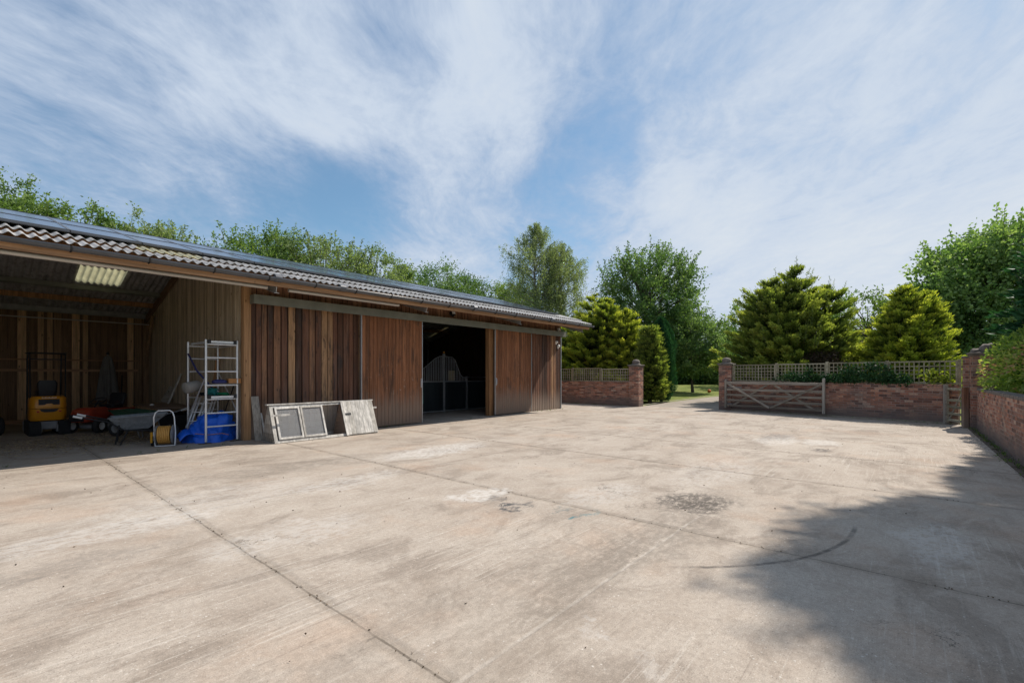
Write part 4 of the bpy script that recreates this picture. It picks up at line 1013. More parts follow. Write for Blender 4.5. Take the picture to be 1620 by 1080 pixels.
# ------------------------------------------------------------------ brick walls, pillars, trellis, gates
def wall(name, lab, p, q, h, th, plinth=True, cope=None, t0=0):
    p, q = Vector(p), Vector(q); d = q-p; L = d.length; a = math.atan2(d.y, d.x)
    t_ = thing(name, lab, 'brick wall', (p.x, p.y, 0), a)
    mb = MB(); mb.box(0, -th/2, -.05, L, th/2, h); mb.build('brickwork', M_brick, t_)
    mb = MB(); x = 0
    while x < L-.01:
        w_ = min(.075*3, L-x)
        mb.box(x, -th/2-.004-rnd.uniform(0, .006), h+.001, x+w_-.008, th/2+.004, h+.065+rnd.uniform(-.006, .006), rt()); x += w_
    mb.build('coping', M_brick if cope is None else cope, t_, bevel=.008)
    return t_, L
uw0, vw0, uw1, vw1 = 17.05, -6.05, 15.38, -12.95
wr, LR = wall('brick_wall', 'red brick wall behind the open field gate, topped with trellis', (uw0, vw0), (uw1, vw1), 1.16, .23)
wl, LL = wall('brick_wall', 'brick wall beside the far barn corner, topped with trellis', (16.4, 8.0), (16.4, -1.68), 1.09, .23)
wq, LQ = wall('brick_wall', 'long low brick wall with flat stone coping along the right side of the yard', (14.12, VW-.12), (-26, VW-.12), 1.08, .24, cope=M_stone)
mb = MB(); mb.box(0, -.175, 0, LR, -.117, .05)
o = mb.build('plinth', M_kerb, wr)
# which side faces the yard: local +y or -y
def pillar(lab, u0, v0, u1, v1, h, ball=True):
    cx, cy = (u0+u1)/2, (v0+v1)/2; a, c = abs(u1-u0)/2, abs(v1-v0)/2
    t_ = thing('gate_pillar', lab, 'pillar', (cx, cy, 0), 0, 'brick pillars at the gateways')
    mb = MB(); mb.box(-a, -c, -.05, a, c, h); mb.build('brickwork', M_brick, t_, bevel=.006)
    mb = MB(); mb.box(-a-.03, -c-.03, h+.001, a+.03, c+.03, h+.045); mb.box(-a-.055, -c-.055, h+.046, a+.055, c+.055, h+.095); mb.build('cap', M_stone, t_, bevel=.015)
    if ball:
        mb = MB(); pr = [(.24, 0), (.235, .03), (.17, .05), (.165, .08), (.185, .12), (.17, .19), (.12, .235), (.05, .26), (0, .265)]
        V = []; n = 16
        for r_, z in pr:
            for j in range(n):
                g_ = 2*math.pi*j/n; f = 1+.08*mnoise.noise(Vector((math.cos(g_)*2, math.sin(g_)*2, z*8+cx))); V.append((r_*f*math.cos(g_), r_*f*math.sin(g_), h+.09+z))
        mb.add(V, [(i*n+j, i*n+(j+1) % n, (i+1)*n+(j+1) % n, (i+1)*n+j) for i in range(len(pr)-1) for j in range(n)], .5, True)
        mb.build('finial', M_stone, t_)
    return t_
pillar('brick gate pillar with a stone dome, left of the drive gateway', 16.16, -2.16, 16.66, -1.66, 1.88)
pillar('brick gate pillar with a stone dome, right of the drive beside the field gate', 16.86, -6.03, 17.36, -5.53, 1.90)
cp = pillar('brick corner pillar with rough broken stones on top, beside the small gate', 14.12, -13.62, 14.62, -13.10, 2.05, ball=False)
mb = MB()
for (cx, cy, rx, ry, rz_, zz) in ((-.0, -.10, .22, .20, .17, .17), (.02, .12, .15, .14, .10, .12), (-.05, -.02, .26, .26, .07, .06)):
    V = []; n = 14
    for i in range(8):
        ph = -math.pi/2+math.pi*i/7
        for j in range(n):
            g_ = 2*math.pi*j/n; d = Vector((math.cos(g_)*math.cos(ph), math.sin(g_)*math.cos(ph), math.sin(ph))); f = 1+.45*mnoise.noise(d*2.2+Vector((cx*9, cy*9, 1)))
            V.append((cx+d.x*rx*f, cy+d.y*ry*f, 2.05+zz+d.z*rz_*f))
    mb.add(V, [(i*n+j, i*n+(j+1) % n, (i+1)*n+(j+1) % n, (i+1)*n+j) for i in range(7) for j in range(n)], .5, True)
mb.build('broken_stones', M_stone, cp)
mb = MB(); mb.box(.255, .26, -.05, .60, .37, 2.0); mb.build('side_pier', M_brick, cp)
mb = MB(); mb.box(.252, .26, 2.001, .63, .395, 2.06); mb.build('pier_cap', M_stone, cp, bevel=.01)

def trellis(lab, p, q, z0, z1s, n, grp, parent_th=.0):
    p, q = Vector(p), Vector(q); d = q-p; Lt = d.length; a = math.atan2(d.y, d.x)
    t_ = thing('trellis_fence', lab, 'trellis', (p.x, p.y, z0), a, grp)
    W_ = Lt/n
    for k in range(n):
        x0 = k*W_+.045; x1 = (k+1)*W_-.045; h = z1s[k]-z0
        mb = MB(); mb.box(x0, -.02, 0, x1, .02, .05, rt()); mb.box(x0, -.02, h-.045, x1, .02, h, rt()); mb.box(x0, -.019, .05, x0+.04, .019, h-.045, rt()); mb.box(x1-.04, -.019, .05, x1, .019, h-.045, rt())
        m_ = int(round((x1-x0-.08)/.125)); st_ = (x1-x0-.08)/m_
        for i in range(1, m_): xx = x0+.04+i*st_; mb.box(xx-.015, -.014, .05, xx+.015, .0, h-.045, rt())
        m_ = max(3, int(round((h-.1)/.125))); st_ = (h-.095)/m_
        for i in range(1, m_): zz = .05+i*st_; mb.box(x0+.04, .0, zz-.015, x1-.04, .014, zz+.015, rt())
        mb.build('lattice_panel', M_trel, t_)
    for k in range(n+1):
        hh = z1s[min(k, n-1)]-z0+.03; mb = MB(); mb.box(k*W_-.04, -.04, -.25, k*W_+.04, .04, hh, rt()); mb.build('post', M_trel, t_, bevel=.004)
    return t_
def off(p, q, d):  # shift a line sideways towards the viewer
    p, q = Vector(p), Vector(q); n = Vector((q.y-p.y, -(q.x-p.x))).normalized()
    c = Vector((CU, CV)); n = n if (c-p).dot(n) > 0 else -n; return p+n*d, q+n*d
a, b_ = off((uw0, vw0), (uw1, vw1), -.02)
trellis('weathered square trellis on the brick wall right of the drive', a, b_, 1.235, [1.93, 1.94, 1.96, 1.96], 4, 'trellis on the brick walls')
a, b_ = off((16.4, 5.0), (16.4, -1.68), -.02)
trellis('weathered square trellis on the brick wall beside the barn', a, b_, 1.165, [1.80, 1.82, 1.84, 1.80], 4, 'trellis on the brick walls')
# field gate folded back in front of the wall
p, q = off((uw0-.02, vw0+.15), (uw1, vw1), .34); d = (q-p).normalized(); ang = math.atan2(d.y, d.x)
fg = thing('field_gate', 'five bar wooden field gate standing open against the brick wall', 'gate', (p.x, p.y, 0), ang)
GL = 3.72
for x, h, w_ in ((0, 1.27, .09), (GL-.04, 1.36, .08)):
    mb = MB(); mb.box(x, -.04, .10, x+w_, .04, h, rt()); mb.lathe([(.045, 0), (.03, .03), (0, .035)], 8, (x+w_/2, 0, h)) ; mb.build('stile', M_grey, fg, bevel=.006)
for i, z in enumerate((.18, .40, .62, .84)):
    mb = MB(); mb.box(.09, -.015, z, GL-.04, .015, z+.085, rt()); mb.build('rail', M_greyh, fg, bevel=.003)
mb = MB(); mb.box(.04, -.03, 1.12, GL-.02, .03, 1.22, .9); mb.build('top_rail', M_greyh, fg, bevel=.004)
hm = GL/2
for a, b_, s in (((.12, 1.15), (hm-.02, .20), -1), ((GL-.08, 1.15), (hm+.02, .20), -1), ((.3, .20), (hm-.1, 1.13), 1), ((GL-.3, .20), (hm+.1, 1.13), 1)):
    mb = MB(); y = .032*s
    mb.beam((a[0], y, a[1]), (b_[0], y, b_[1]), .03, .075, rt()); mb.build('brace', M_greyh, fg)
mb = MB(); mb.box(.0, .05, .95, .7, .062, 1.0); mb.box(0, .05, .26, .3, .062, .3); mb.build('hinge_strap', M_greysteel, fg)
# small pedestrian gate
p, q = Vector((15.25, -12.66)), Vector((14.33, -12.98)); d = (q-p); ang = math.atan2(d.y, d.x); gl = d.length
pg = thing('pedestrian_gate', 'narrow mossy wooden gate between the brick wall end and the corner pillar', 'gate', (p.x, p.y, 0), ang)
for x in (0, gl-.07): mb = MB(); mb.box(x, -.035, .06, x+.07, .035, 1.12, rt()); mb.build('stile', M_greyh, pg)
for z in (.12, .32, .52, .72, 1.06): mb = MB(); mb.box(.07, -.012, z, gl-.07, .012, z+.07, rt()); mb.build('rail', M_trel, pg)
mb = MB(); mb.beam((.1, .02, .15), (gl-.1, .02, 1.05), .02, .06); mb.build('brace', M_greyh, pg)
mb = MB(); mb.box(-.10, -.05, 0, -.005, .05, 1.22); mb.build('gate_post', M_grey, pg, bevel=.01)
mb = MB(); mb.box(gl+.01, -.06, 0, gl+.12, .06, 1.16); mb.build('gate_post', M_oldboard, pg, bevel=.01)
# ball on the lawn
bx_, by_ = D(1122, 33.); mb = MB(); mb.lathe([(.125*math.sin(a), -.125*math.cos(a)) for a in np.linspace(0, math.pi, 13)], 20)
o = mb.build('ball', M_orangep, loc=(bx_, by_, terr(bx_, by_)+.12)); tag(o, 'orange ball lying on the lawn beyond the gateway', 'ball')

# ------------------------------------------------------------------ vegetation
def leaf_obj(name, P, Dr, S, W_, tint, m, parent=None, seed=0):
    rg = np.random.default_rng(seed); n = len(P)
    Dr = Dr/np.maximum(np.linalg.norm(Dr, axis=1, keepdims=True), 1e-6)
    rv = rg.normal(size=(n, 3)); rv[:, 2] *= .5; sd = np.cross(Dr, rv); sd /= np.maximum(np.linalg.norm(sd, axis=1, keepdims=True), 1e-6)
    nr = np.cross(sd, Dr)
    S = np.asarray(S).reshape(-1, 1)*np.ones((n, 1)); W_ = np.asarray(W_).reshape(-1, 1)*np.ones((n, 1))
    V = np.stack([P, P+Dr*S*.45+sd*W_*.5+nr*S*.08, P+Dr*S, P+Dr*S*.45-sd*W_*.5+nr*S*.08], 1).reshape(-1, 3).astype(np.float32)
    me = bpy.data.meshes.new(name); me.vertices.add(4*n); me.vertices.foreach_set('co', V.ravel())
    me.loops.add(4*n); me.loops.foreach_set('vertex_index', np.arange(4*n, dtype=np.int32))
    me.polygons.add(n); me.polygons.foreach_set('loop_start', np.arange(0, 4*n, 4, dtype=np.int32)); me.polygons.foreach_set('loop_total', np.full(n, 4, dtype=np.int32))
    me.update(calc_edges=True)
    at = me.attributes.new('tint', 'FLOAT', 'FACE'); at.data.foreach_set('value', np.clip(tint, 0, 1).astype(np.float32))
    me.materials.append(m); o = bpy.data.objects.new(name, me); scn.collection.objects.link(o)
    if parent is not None: o.parent = parent
    return o
def rdir(rg, n):
    d = rg.normal(size=(n, 3)); return d/np.linalg.norm(d, axis=1, keepdims=True)
def tree(name, lab, loc, h, r, base, seed, m=L_green, leaf=.13, ncl=110, tw=7, lp=12, up=.5, shoots=10, droop=0., tr=.0, cat='tree', grp=None, rx=1., ctint=.5, wid=.5, bark=M_bark, stems=1, topheavy=0., rmin=.35, zc=0, shl=1.):
    rg = np.random.default_rng(seed); q = random.Random(seed)
    t_ = thing(name, lab, cat, loc, q.uniform(0, 6.28) if rx == 1 else 0, grp)
    trr = tr or .018*h+.03
    cz = (h+base)/2; rz = (h-base)/2
    # lobed crown
    lob = rdir(rg, 7); lg = rg.uniform(-.25, .28, 7)
    dirs = rdir(rg, ncl); k = 1+np.sum(lg*np.clip(dirs @ lob.T, 0, 1)**3, 1)
    rad = rg.uniform(rmin, 1, ncl)**.6*k
    C = np.stack([dirs[:, 0]*rad*r*rx, dirs[:, 1]*rad*r, cz+dirs[:, 2]*rad*rz*.95], 1)
    f = (C[:, 2]-base)/(h-base); sc_ = np.clip(1-topheavy*(1-f), .3, 1.2); C[:, 0] *= sc_; C[:, 1] *= sc_
    C[:, 2] = np.clip(C[:, 2], base*.8, h*1.03)
    top = np.array([q.uniform(-.1, .1)*r, q.uniform(-.1, .1)*r, h*.85])
    mb = MB()
    for s in range(stems):
        ex_ = Vector(top)+Vector((q.uniform(-.5, .5), q.uniform(-.5, .5), 0))*(s > 0)*r
        pts = [Vector((0, 0, -.1))]+[Vector((0, 0, 0)).lerp(ex_, i/6)+Vector((q.uniform(-.03, .03), q.uniform(-.03, .03), 0))*h*.4 for i in range(1, 7)]
        mb.tube(pts, [trr*(1.25 if i == 0 else 1-.145*i) for i in range(7)], 8)
    P = []; Dd = []; Tt = []; crl = .30*r
    for i in range(ncl):
        c = C[i]; zs = max(base*.6, min(c[2]*.75, h*.7)); f = zs/(h*.85)
        s0 = Vector(top*f); s0.z = zs; e = Vector(c)
        mid = s0.lerp(e, .5)+Vector((0, 0, .08*(e-s0).length)); 
        if i % 2 == 0: mb.tube([s0, mid, e], [trr*.28, trr*.16, trr*.05], 4, caps=False)
        out = np.array([c[0], c[1], (c[2]-cz)*.6]); out /= max(np.linalg.norm(out), .1)
        ct = ctint+rg.uniform(-.25, .25)
        for k_ in range(tw):
            d = out*.7+rdir(rg, 1)[0]*.9+np.array([0, 0, up]); d /= np.linalg.norm(d)
            Lw = crl*rg.uniform(.5, 1.2); n_ = lp
            s_ = np.linspace(.1, 1, n_)[:, None]
            pt = c+d*Lw*s_ + np.array([0, 0, -droop])*(s_**2)*Lw + rg.normal(size=(n_, 3))*leaf*.45
            P.append(pt); Dd.append(d*.5+rg.normal(size=(n_, 3))*.6+np.array([0, 0, -.15-droop])); Tt.append(ct+rg.uniform(-.22, .22, n_))
    for s in range(shoots):
        d2 = rdir(rg, 1)[0]; d2[2] = abs(d2[2]); c = np.array([d2[0]*r*rx*.75, d2[1]*r*.75, cz+rz*.72*math.sqrt(max(0, 1-.5*(d2[0]**2+d2[1]**2)))])
        d = np.array([d2[0]*.35, d2[1]*.35, 1]); d /= np.linalg.norm(d); Lw = rg.uniform(.16, .34)*r*1.3*shl; n_ = int(lp*2.2*shl)
        s_ = np.linspace(0, 1, n_)[:, None]; pt = c+d*Lw*s_+rg.normal(size=(n_, 3))*leaf*.5*(1.2-s_*.7)
        P.append(pt); Dd.append(d*.5+rg.normal(size=(n_, 3))*.6); Tt.append(ctint+rg.uniform(-.2, .3, n_))
        mb.tube([Vector(c)-Vector(d)*.4, Vector(c+d*Lw)], [trr*.08, trr*.03], 4, caps=False)
    mb.build('trunk', bark, t_)
    P = np.concatenate(P); Dd = np.concatenate(Dd); Tt = np.concatenate(Tt)
    keep = P[:, 2] > .05; P, Dd, Tt = P[keep], Dd[keep], Tt[keep]
    leaf_obj('crown', P, Dd, leaf*rg.uniform(.7, 1.3, len(P)), leaf*wid*rg.uniform(.8, 1.2, len(P)), Tt, m, t_, seed)
    return t_
def conifer(name, lab, loc, h, r, seed, m=L_gold, nb=420, base=.15, shape=.75, tips=5, spr=.145, rise=.35, grp=None, dead=0, lw=.075, rx=1.0, ry=1.0, gold=.0, patch=None, spires=30):
    rg = np.random.default_rng(seed); q = random.Random(seed)
    t_ = thing(name, lab, 'conifer', loc, 0, grp)
    mb = MB(); mb.tube([(0, 0, -.1), (0, 0, h*.5), (q.uniform(-.1, .1), q.uniform(-.1, .1), h*.93)], [.03*h, .018*h, .004*h], 8)
    tp = [(0., 0., h)]+[(q.uniform(-.5, .5)*r*rx, q.uniform(-.5, .5)*r*ry, h*q.uniform(.82, .95)) for _ in range(tips-1)]
    P, Dd, Tt, Sz = [], [], [], []
    lob = rg.uniform(0, 6.28, 6); la = rg.uniform(-.16, .2, 6)
    for i in range(nb):
        f = (i+.5)/nb; f = f**1.15
        tpx, tpy, th = tp[i % len(tp)] if f > .35 else (0, 0, h)
        z = base*h+(th-base*h)*f
        a = i*2.39996+q.uniform(-.3, .3)
        R_ = r*(1-f)**shape*(1+sum(l_*math.cos(a*(k+1)+p_) for k, (l_, p_) in enumerate(zip(la, lob)))*.6)*q.uniform(.55, 1.12)+.06
        if f < .14: R_ *= .72+2*f
        x0, y0 = tpx*min(1, max(0, (f-.3)/.5)), tpy*min(1, max(0, (f-.3)/.5))
        e = np.array([math.cos(a)*R_*rx, math.sin(a)*R_*ry, R_*rise*(.4+1.1*f)])
        s0 = np.array([x0, y0, z])
        if i % 3 == 0: mb.tube([Vector(s0), Vector(s0+e*np.array([.55, .55, .25])), Vector(s0+e)], [.010*h*(1-f)+.006, .006*h*(1-f)+.004, .003], 4, caps=False)
        bt_ = q.uniform(-.16, .14); ns = max(3, int(R_/.06))
        ss = np.linspace(.30, 1.0, ns)
        for s in ss:
            c = s0+np.array([e[0]*s, e[1]*s, e[2]*s**1.8])
            out = e/np.linalg.norm(e); sd = np.array([-out[1], out[0], 0])
            kk = 13
            fan = rg.uniform(-1, 1, kk)[:, None]
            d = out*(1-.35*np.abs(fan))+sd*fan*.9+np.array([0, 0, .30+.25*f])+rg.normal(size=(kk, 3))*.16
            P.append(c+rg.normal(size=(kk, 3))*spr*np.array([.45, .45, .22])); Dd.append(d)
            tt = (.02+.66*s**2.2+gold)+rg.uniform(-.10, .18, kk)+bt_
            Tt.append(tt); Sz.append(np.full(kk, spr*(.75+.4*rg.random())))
    for _ in range(spires):   # young upright shoots standing out of the crown
        f = q.uniform(.25, .93); a = q.uniform(0, 6.28); tpx, tpy, th = tp[q.randrange(len(tp))]
        R_ = r*(1-f)**shape*q.uniform(.75, 1.02); k_ = min(1, max(0, (f-.3)/.5))
        c = np.array([math.cos(a)*R_*rx+tpx*k_, math.sin(a)*R_*ry+tpy*k_, base*h+(th-base*h)*f+R_*rise*.8])
        L = q.uniform(.25, .6)*(h/5); n_ = 22; s_ = np.linspace(0, 1, n_)[:, None]; dd = np.array([math.cos(a)*.4, math.sin(a)*.4, 1.0])
        aa = rg.uniform(0, 6.28, n_); P.append(c+dd*L*s_); Dd.append(np.stack([np.cos(aa), np.sin(aa), np.full(n_, .7)], 1)); Tt.append(np.full(n_, .5)+gold+rg.uniform(-.2, .15, n_)); Sz.append(np.linspace(spr*.9, spr*.35, n_))
        mb.tube([tuple(c-dd*.15), tuple(c+dd*L*1.1)], [.008, .003], 3, caps=False)
    for (tx_, ty_, th) in tp:   # leader spikes
        L = .17*h if len(tp) > 6 else .07*h; n_ = 30
        s_ = np.linspace(0, 1, n_)[:, None]; a = rg.uniform(0, 6.28, n_)
        P.append(np.array([tx_, ty_, th-.5*L])+np.array([0, 0, L])*s_); Dd.append(np.stack([np.cos(a), np.sin(a), np.full(n_, .55)], 1)); Tt.append(np.full(n_, .45)+rg.uniform(-.2, .1, n_)); Sz.append(np.linspace(spr*1.3, spr*.5, n_))
        mb.tube([(tx_*.8, ty_*.8, th-L), (tx_, ty_, th+.5*L)], [.018, .004], 4, caps=False)
    mb.build('trunk', M_bark, t_)
    P = np.concatenate(P); Dd = np.concatenate(Dd); Tt = np.concatenate(Tt); Sz = np.concatenate(Sz)
    if patch is not None:
        c, rr = np.array(patch[:3]), np.array(patch[3:]); kp = (((P-c)/rr)**2).sum(1) > 1; P, Dd, Tt, Sz = P[kp], Dd[kp], Tt[kp], Sz[kp]
        k_ = 1500; dp = rdir(rg, k_)*rg.random((k_, 1))**.4; leaf_obj('dead_patch', c+dp*rr*.9-(c*np.array([1, 1, 0]))*.22, rdir(rg, k_), .20, .02, rg.random(k_), L_dead, t_, seed+2)
    keep = P[:, 2] > .08; P, Dd, Tt, Sz = P[keep], Dd[keep], Tt[keep], Sz[keep]
    leaf_obj('crown', P, Dd, Sz, Sz*lw/.24, Tt, m, t_, seed)
    if dead:
        n_ = dead; a = rg.uniform(0, 6.28, n_); z = rg.uniform(.06, .6, n_)*h; rr_ = r*.45*(1-z/h)**.5*np.sqrt(rg.random(n_))
        leaf_obj('dead_inner_growth', np.stack([rr_*np.cos(a)*rx, rr_*np.sin(a)*ry, z], 1), rdir(rg, n_), .24, .035, rg.random(n_), L_dead, t_, seed+1)
    return t_
def at(px, Y, dz=0): x, y = D(px, Y); return (x, y, terr(x, y)+.02+dz)
def hgt(py, Y, px): return CH+(HOR-py)/F*Y-terr(*D(px, Y))
GB = 'trees behind the barn'
# behind the barn, left to right
spec = [(-30, 22, 245, 3.0, L_green, .16, 'broad leafy tree showing above the barn roof at the left edge of the photo', 260, 6, 0),
        (92, 23, 308, 2.6, L_green, .17, 'thin crowned tree with loose twigs above the barn roof, next after the leftmost tree', 120, 12, .2),
        (165, 24, 348, 2.3, L_green, .16, 'low broad leafed tree just topping the barn roof, before the feathery upright one', 120, 8, 0),
        (240, 24, 340, 2.3, L_pale, .14, 'feathery tree with upright shoots above the bay rooflight', 190, 34, 0),
        (335, 26, 392, 2.0, L_green, .15, 'small tree tip between the feathery tree and the dense round tree behind the barn', 110, 14, 0),
        (425, 26, 358, 3.3, L_green, .15, 'dense rounded green tree behind the middle of the barn roof', 330, 14, 0),
        (515, 27, 378, 3.0, L_pale, .15, 'willowy tree with long wind blown shoots behind the barn roof', 210, 40, .1),
        (585, 29, 405, 2.7, L_pale, .15, 'second willowy tree with shorter upright shoots, right of the wind blown one', 180, 30, .1),
        (632, 33, 416, 1.7, L_green, .16, 'slim small tree with open crown behind the barn, left of the far round tree', 90, 12, .1),
        (705, 44, 426, 4.6, L_dark, .19, 'far dark green round tree over the barn roof', 330, 0, 0),
        (800, 46, 446, 3.8, L_green, .20, 'low round tree between the far dark tree and the weeping birch', 220, 0, 0)]
for k, (px, Y, py, r_, mm, lf, lab, ncl, sh, dr) in enumerate(spec):
    h = hgt(py, Y, px); tree('broadleaf_tree', lab, at(px, Y), h*.97, r_, h*.30, 40+k, mm, lf, ncl, shoots=sh, droop=dr, grp=GB, ctint=.45+.04*(k%4), lp=13, tw=8, shl=1.25 if sh > 10 else 1.0)
# filler understorey behind the barn (only tops show)
# weeping birch
def birch(lab, loc, h, r, seed):
    rg = np.random.default_rng(seed); q = random.Random(seed); t_ = thing('birch_tree', lab, 'tree', loc)
    mb = MB(); mb.tube([(0, 0, -.1), (.1, 0, h*.4), (-.1, .1, h*.7), (.0, .0, h*.98)], [.16, .12, .07, .012], 8)
    P, Dd, Tt = [], [], []
    for i in range(300):
        f = rg.random()**.85; z = h*(.22+.76*f); a = rg.uniform(0, 6.28); R_ = r*min(1, (1-f)*2.6)**.7*rg.uniform(.40, 1.1)*(1+.25*math.cos(a*2+z*1.3))+.12
        s0 = Vector((0, 0, z*.93)); e = Vector((math.cos(a)*R_, math.sin(a)*R_, z+.28*R_))
        mb.tube([s0, s0.lerp(e, .5)+Vector((0, 0, .1)), e], [.03*(1-f)+.01, .012, .005], 4, caps=False)
        for k in range(9):
            b0 = s0.lerp(e, rg.uniform(.55, 1.05)); L = rg.uniform(.5, 2.4)*(1-.65*f); n_ = int(8+L*9)
            s_ = np.linspace(0, 1, n_)[:, None]; w_ = rg.normal(size=3)*.25+np.array([math.cos(a), math.sin(a), 0])*.22
            pt = np.array(b0)+w_*L*s_*(1-.4*s_)+np.array([0, 0, .10])*np.sin(s_*3)-np.array([0, 0, 1])*L*s_**1.5+rg.normal(size=(n_, 3))*.05
            P.append(pt); Dd.append(rg.normal(size=(n_, 3))*.6+np.array([0, 0, -.6])); Tt.append(.45+rg.uniform(-.3, .3)+rg.uniform(-.15, .15, n_))
    mb.build('trunk', M_birchbark, t_); P = np.concatenate(P); Dd = np.concatenate(Dd); Tt = np.concatenate(Tt)
    leaf_obj('crown', P, Dd, .10*rg.uniform(.7, 1.3, len(P)), .06, Tt, L_birch, t_, seed)
Y = 36; birch('tall weeping birch with hanging twigs beyond the end of the barn roof', at(848, Y), hgt(350, Y, 848), 2.7, 3)
Y = 37; birch('lower weeping birch merging with the right side of the tall one', at(888, Y), hgt(382, Y, 890), 2.8, 8)
# broadleaf group beyond the gateway
Y = 36; tree('broadleaf_tree', 'large leafy tree with upright shoots rising behind the yellow conifer and left gate pillar', at(1022, Y), hgt(412, Y, 1022), 4.0, .6, 71, L_dark, .19, 420, shoots=46, lp=14, tw=8, up=.9, ctint=.55, topheavy=.1, stems=3, shl=1.9)
Y = 33.5; tree('lawn_tree', 'small round tree with a bare trunk standing on the lawn through the gateway', at(1096, Y), hgt(500, Y, 1096), 2.4, 1.25, 72, L_dark, .16, 230, shoots=12, lp=13, tw=8, up=.2, ctint=.65, tr=.10)
Y = 43; tree('broadleaf_tree', 'pale tree behind the left flank of the wide yellow conifer', at(1190, Y), hgt(478, Y, 1190), 2.8, .8, 73, L_green, .2, 130, shoots=10, ctint=.6)
Y = 33; tree('broadleaf_tree', 'leafy tree showing between the two yellow conifers right of the drive', at(1368, Y), hgt(462, Y, 1368), 2.9, .8, 74, L_green, .19, 130, shoots=12, ctint=.55)
Y = 27; tree('maple_tree', 'big bright green maple behind the corner pillar', at(1582, Y), hgt(330, Y, 1582)*.95, 4.1, .6, 75, L_maple, .20, 560, shoots=16, lp=14, tw=8, up=.2, ctint=.55, wid=.7, stems=2, rmin=.2, shl=1.1)
Y = 28; tree('broadleaf_tree', 'dark leafy tree low behind the corner pillar and yellow conifer', at(1500, Y), hgt(470, Y, 1500), 3.0, .4, 76, L_dark, .2, 150, shoots=4, ctint=.4)
# conifers
GC = 'yellow green conifers behind the brick walls'
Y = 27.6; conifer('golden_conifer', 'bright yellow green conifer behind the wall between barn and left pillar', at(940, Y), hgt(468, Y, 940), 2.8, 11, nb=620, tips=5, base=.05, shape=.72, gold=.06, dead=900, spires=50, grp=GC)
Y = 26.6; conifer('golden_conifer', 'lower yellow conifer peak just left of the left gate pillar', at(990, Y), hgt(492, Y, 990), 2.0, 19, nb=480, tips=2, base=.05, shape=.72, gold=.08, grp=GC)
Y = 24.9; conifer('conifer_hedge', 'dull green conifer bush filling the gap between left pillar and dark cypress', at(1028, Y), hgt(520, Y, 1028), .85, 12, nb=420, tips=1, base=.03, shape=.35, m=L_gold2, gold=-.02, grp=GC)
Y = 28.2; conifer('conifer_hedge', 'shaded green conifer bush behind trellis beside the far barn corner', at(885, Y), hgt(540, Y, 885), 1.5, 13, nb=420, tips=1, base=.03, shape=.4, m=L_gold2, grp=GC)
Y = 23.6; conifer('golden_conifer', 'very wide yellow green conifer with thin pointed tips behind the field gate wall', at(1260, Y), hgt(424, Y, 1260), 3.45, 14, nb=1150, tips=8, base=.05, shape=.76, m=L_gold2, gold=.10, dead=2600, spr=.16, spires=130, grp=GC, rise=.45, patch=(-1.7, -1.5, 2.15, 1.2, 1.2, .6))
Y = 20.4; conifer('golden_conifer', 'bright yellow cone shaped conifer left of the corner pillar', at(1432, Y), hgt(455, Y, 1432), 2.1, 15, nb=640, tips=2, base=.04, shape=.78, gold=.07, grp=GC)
# dark cypress
def cypress(lab, loc, h, r, seed):
    rg = np.random.default_rng(seed); t_ = thing('cypress', lab, 'conifer', loc); n_ = 15000
    z = rg.random(n_)**.9; a = rg.uniform(0, 6.28, n_); fl = 1+.18*np.cos(a*5+z*6); R_ = r*np.minimum(1, (1-z)*3.2)**.6*np.minimum(1, .5+z*3)*fl*rg.uniform(.7, 1.02, n_)
    P = np.stack([R_*np.cos(a), R_*np.sin(a), z*h], 1); d = np.stack([np.cos(a)*.35, np.sin(a)*.35, np.full(n_, 1.)], 1)+rg.normal(size=(n_, 3))*.2
    leaf_obj('crown', P, d, .16, .03, .5+.35*np.cos(a*5+z*6)*.6+rg.uniform(-.25, .25, n_), L_cyp, t_, seed)
    mb = MB(); mb.tube([(0, 0, -.1), (0, 0, h*.85)], [.09, .02], 8); mb.build('trunk', M_bark, t_)
Y = 25.6; cypress('narrow dark green cypress column at the left of the gateway view', at(1046, Y), hgt(505, Y, 1046), .72, 4)
# far hedge behind the lawn
def hedge(name, lab, px0, px1, Y, py, m, seed, n_, leaf=.22, dep=2.5, kind=None):
    rg = np.random.default_rng(seed); x0, y0 = D(px0, Y); x1, y1 = D(px1, Y); t_ = thing(name, lab, 'hedge')
    s = rg.random(n_); hh = (CH+(HOR-py)/F*Y); x = x0+(x1-x0)*s; y = y0+(y1-y0)*s
    ln = math.hypot(x1-x0, y1-y0); prof = 1+.18*np.sin(s*ln*.55+seed)+.10*np.sin(s*ln*1.7)+.05*np.sin(s*ln*4.1)
    dx, dy = (y1-y0)/ln, -(x1-x0)/ln; w_ = rg.uniform(-1, 1, n_)*dep/2
    zb = terr((x0+x1)/2, (y0+y1)/2); z = zb-.25+(hh-zb)*prof*np.sqrt(np.clip(1-(w_/dep*1.6)**2, .1, 1))*rg.random(n_)**.62
    P = np.stack([x+dx*w_, y+dy*w_, z], 1); tt = .45+.25*np.sin(s*ln*.9)+.2*np.sin(z*2+s*ln*2)+rg.uniform(-.2, .2, n_)
    leaf_obj('foliage', P, rdir(rg, n_)+np.array([0, 0, .3]), leaf*rg.uniform(.7, 1.3, n_), leaf*.6, tt, m, t_, seed)
    mb = MB()
    for k in range(int(ln/3)+1): f = (k+.5)/(int(ln/3)+1); mb.tube([(x0+(x1-x0)*f, y0+(y1-y0)*f, zb-.1), (x0+(x1-x0)*f, y0+(y1-y0)*f, zb+(hh-zb)*.7)], .08, 5)
    mb.build('stems', M_bark, t_); return t_
hedge('far_hedge', 'dark leafy hedge at the far end of the lawn', 980, 1190, 48, 548, L_dark, 21, 60000, .26, 3)
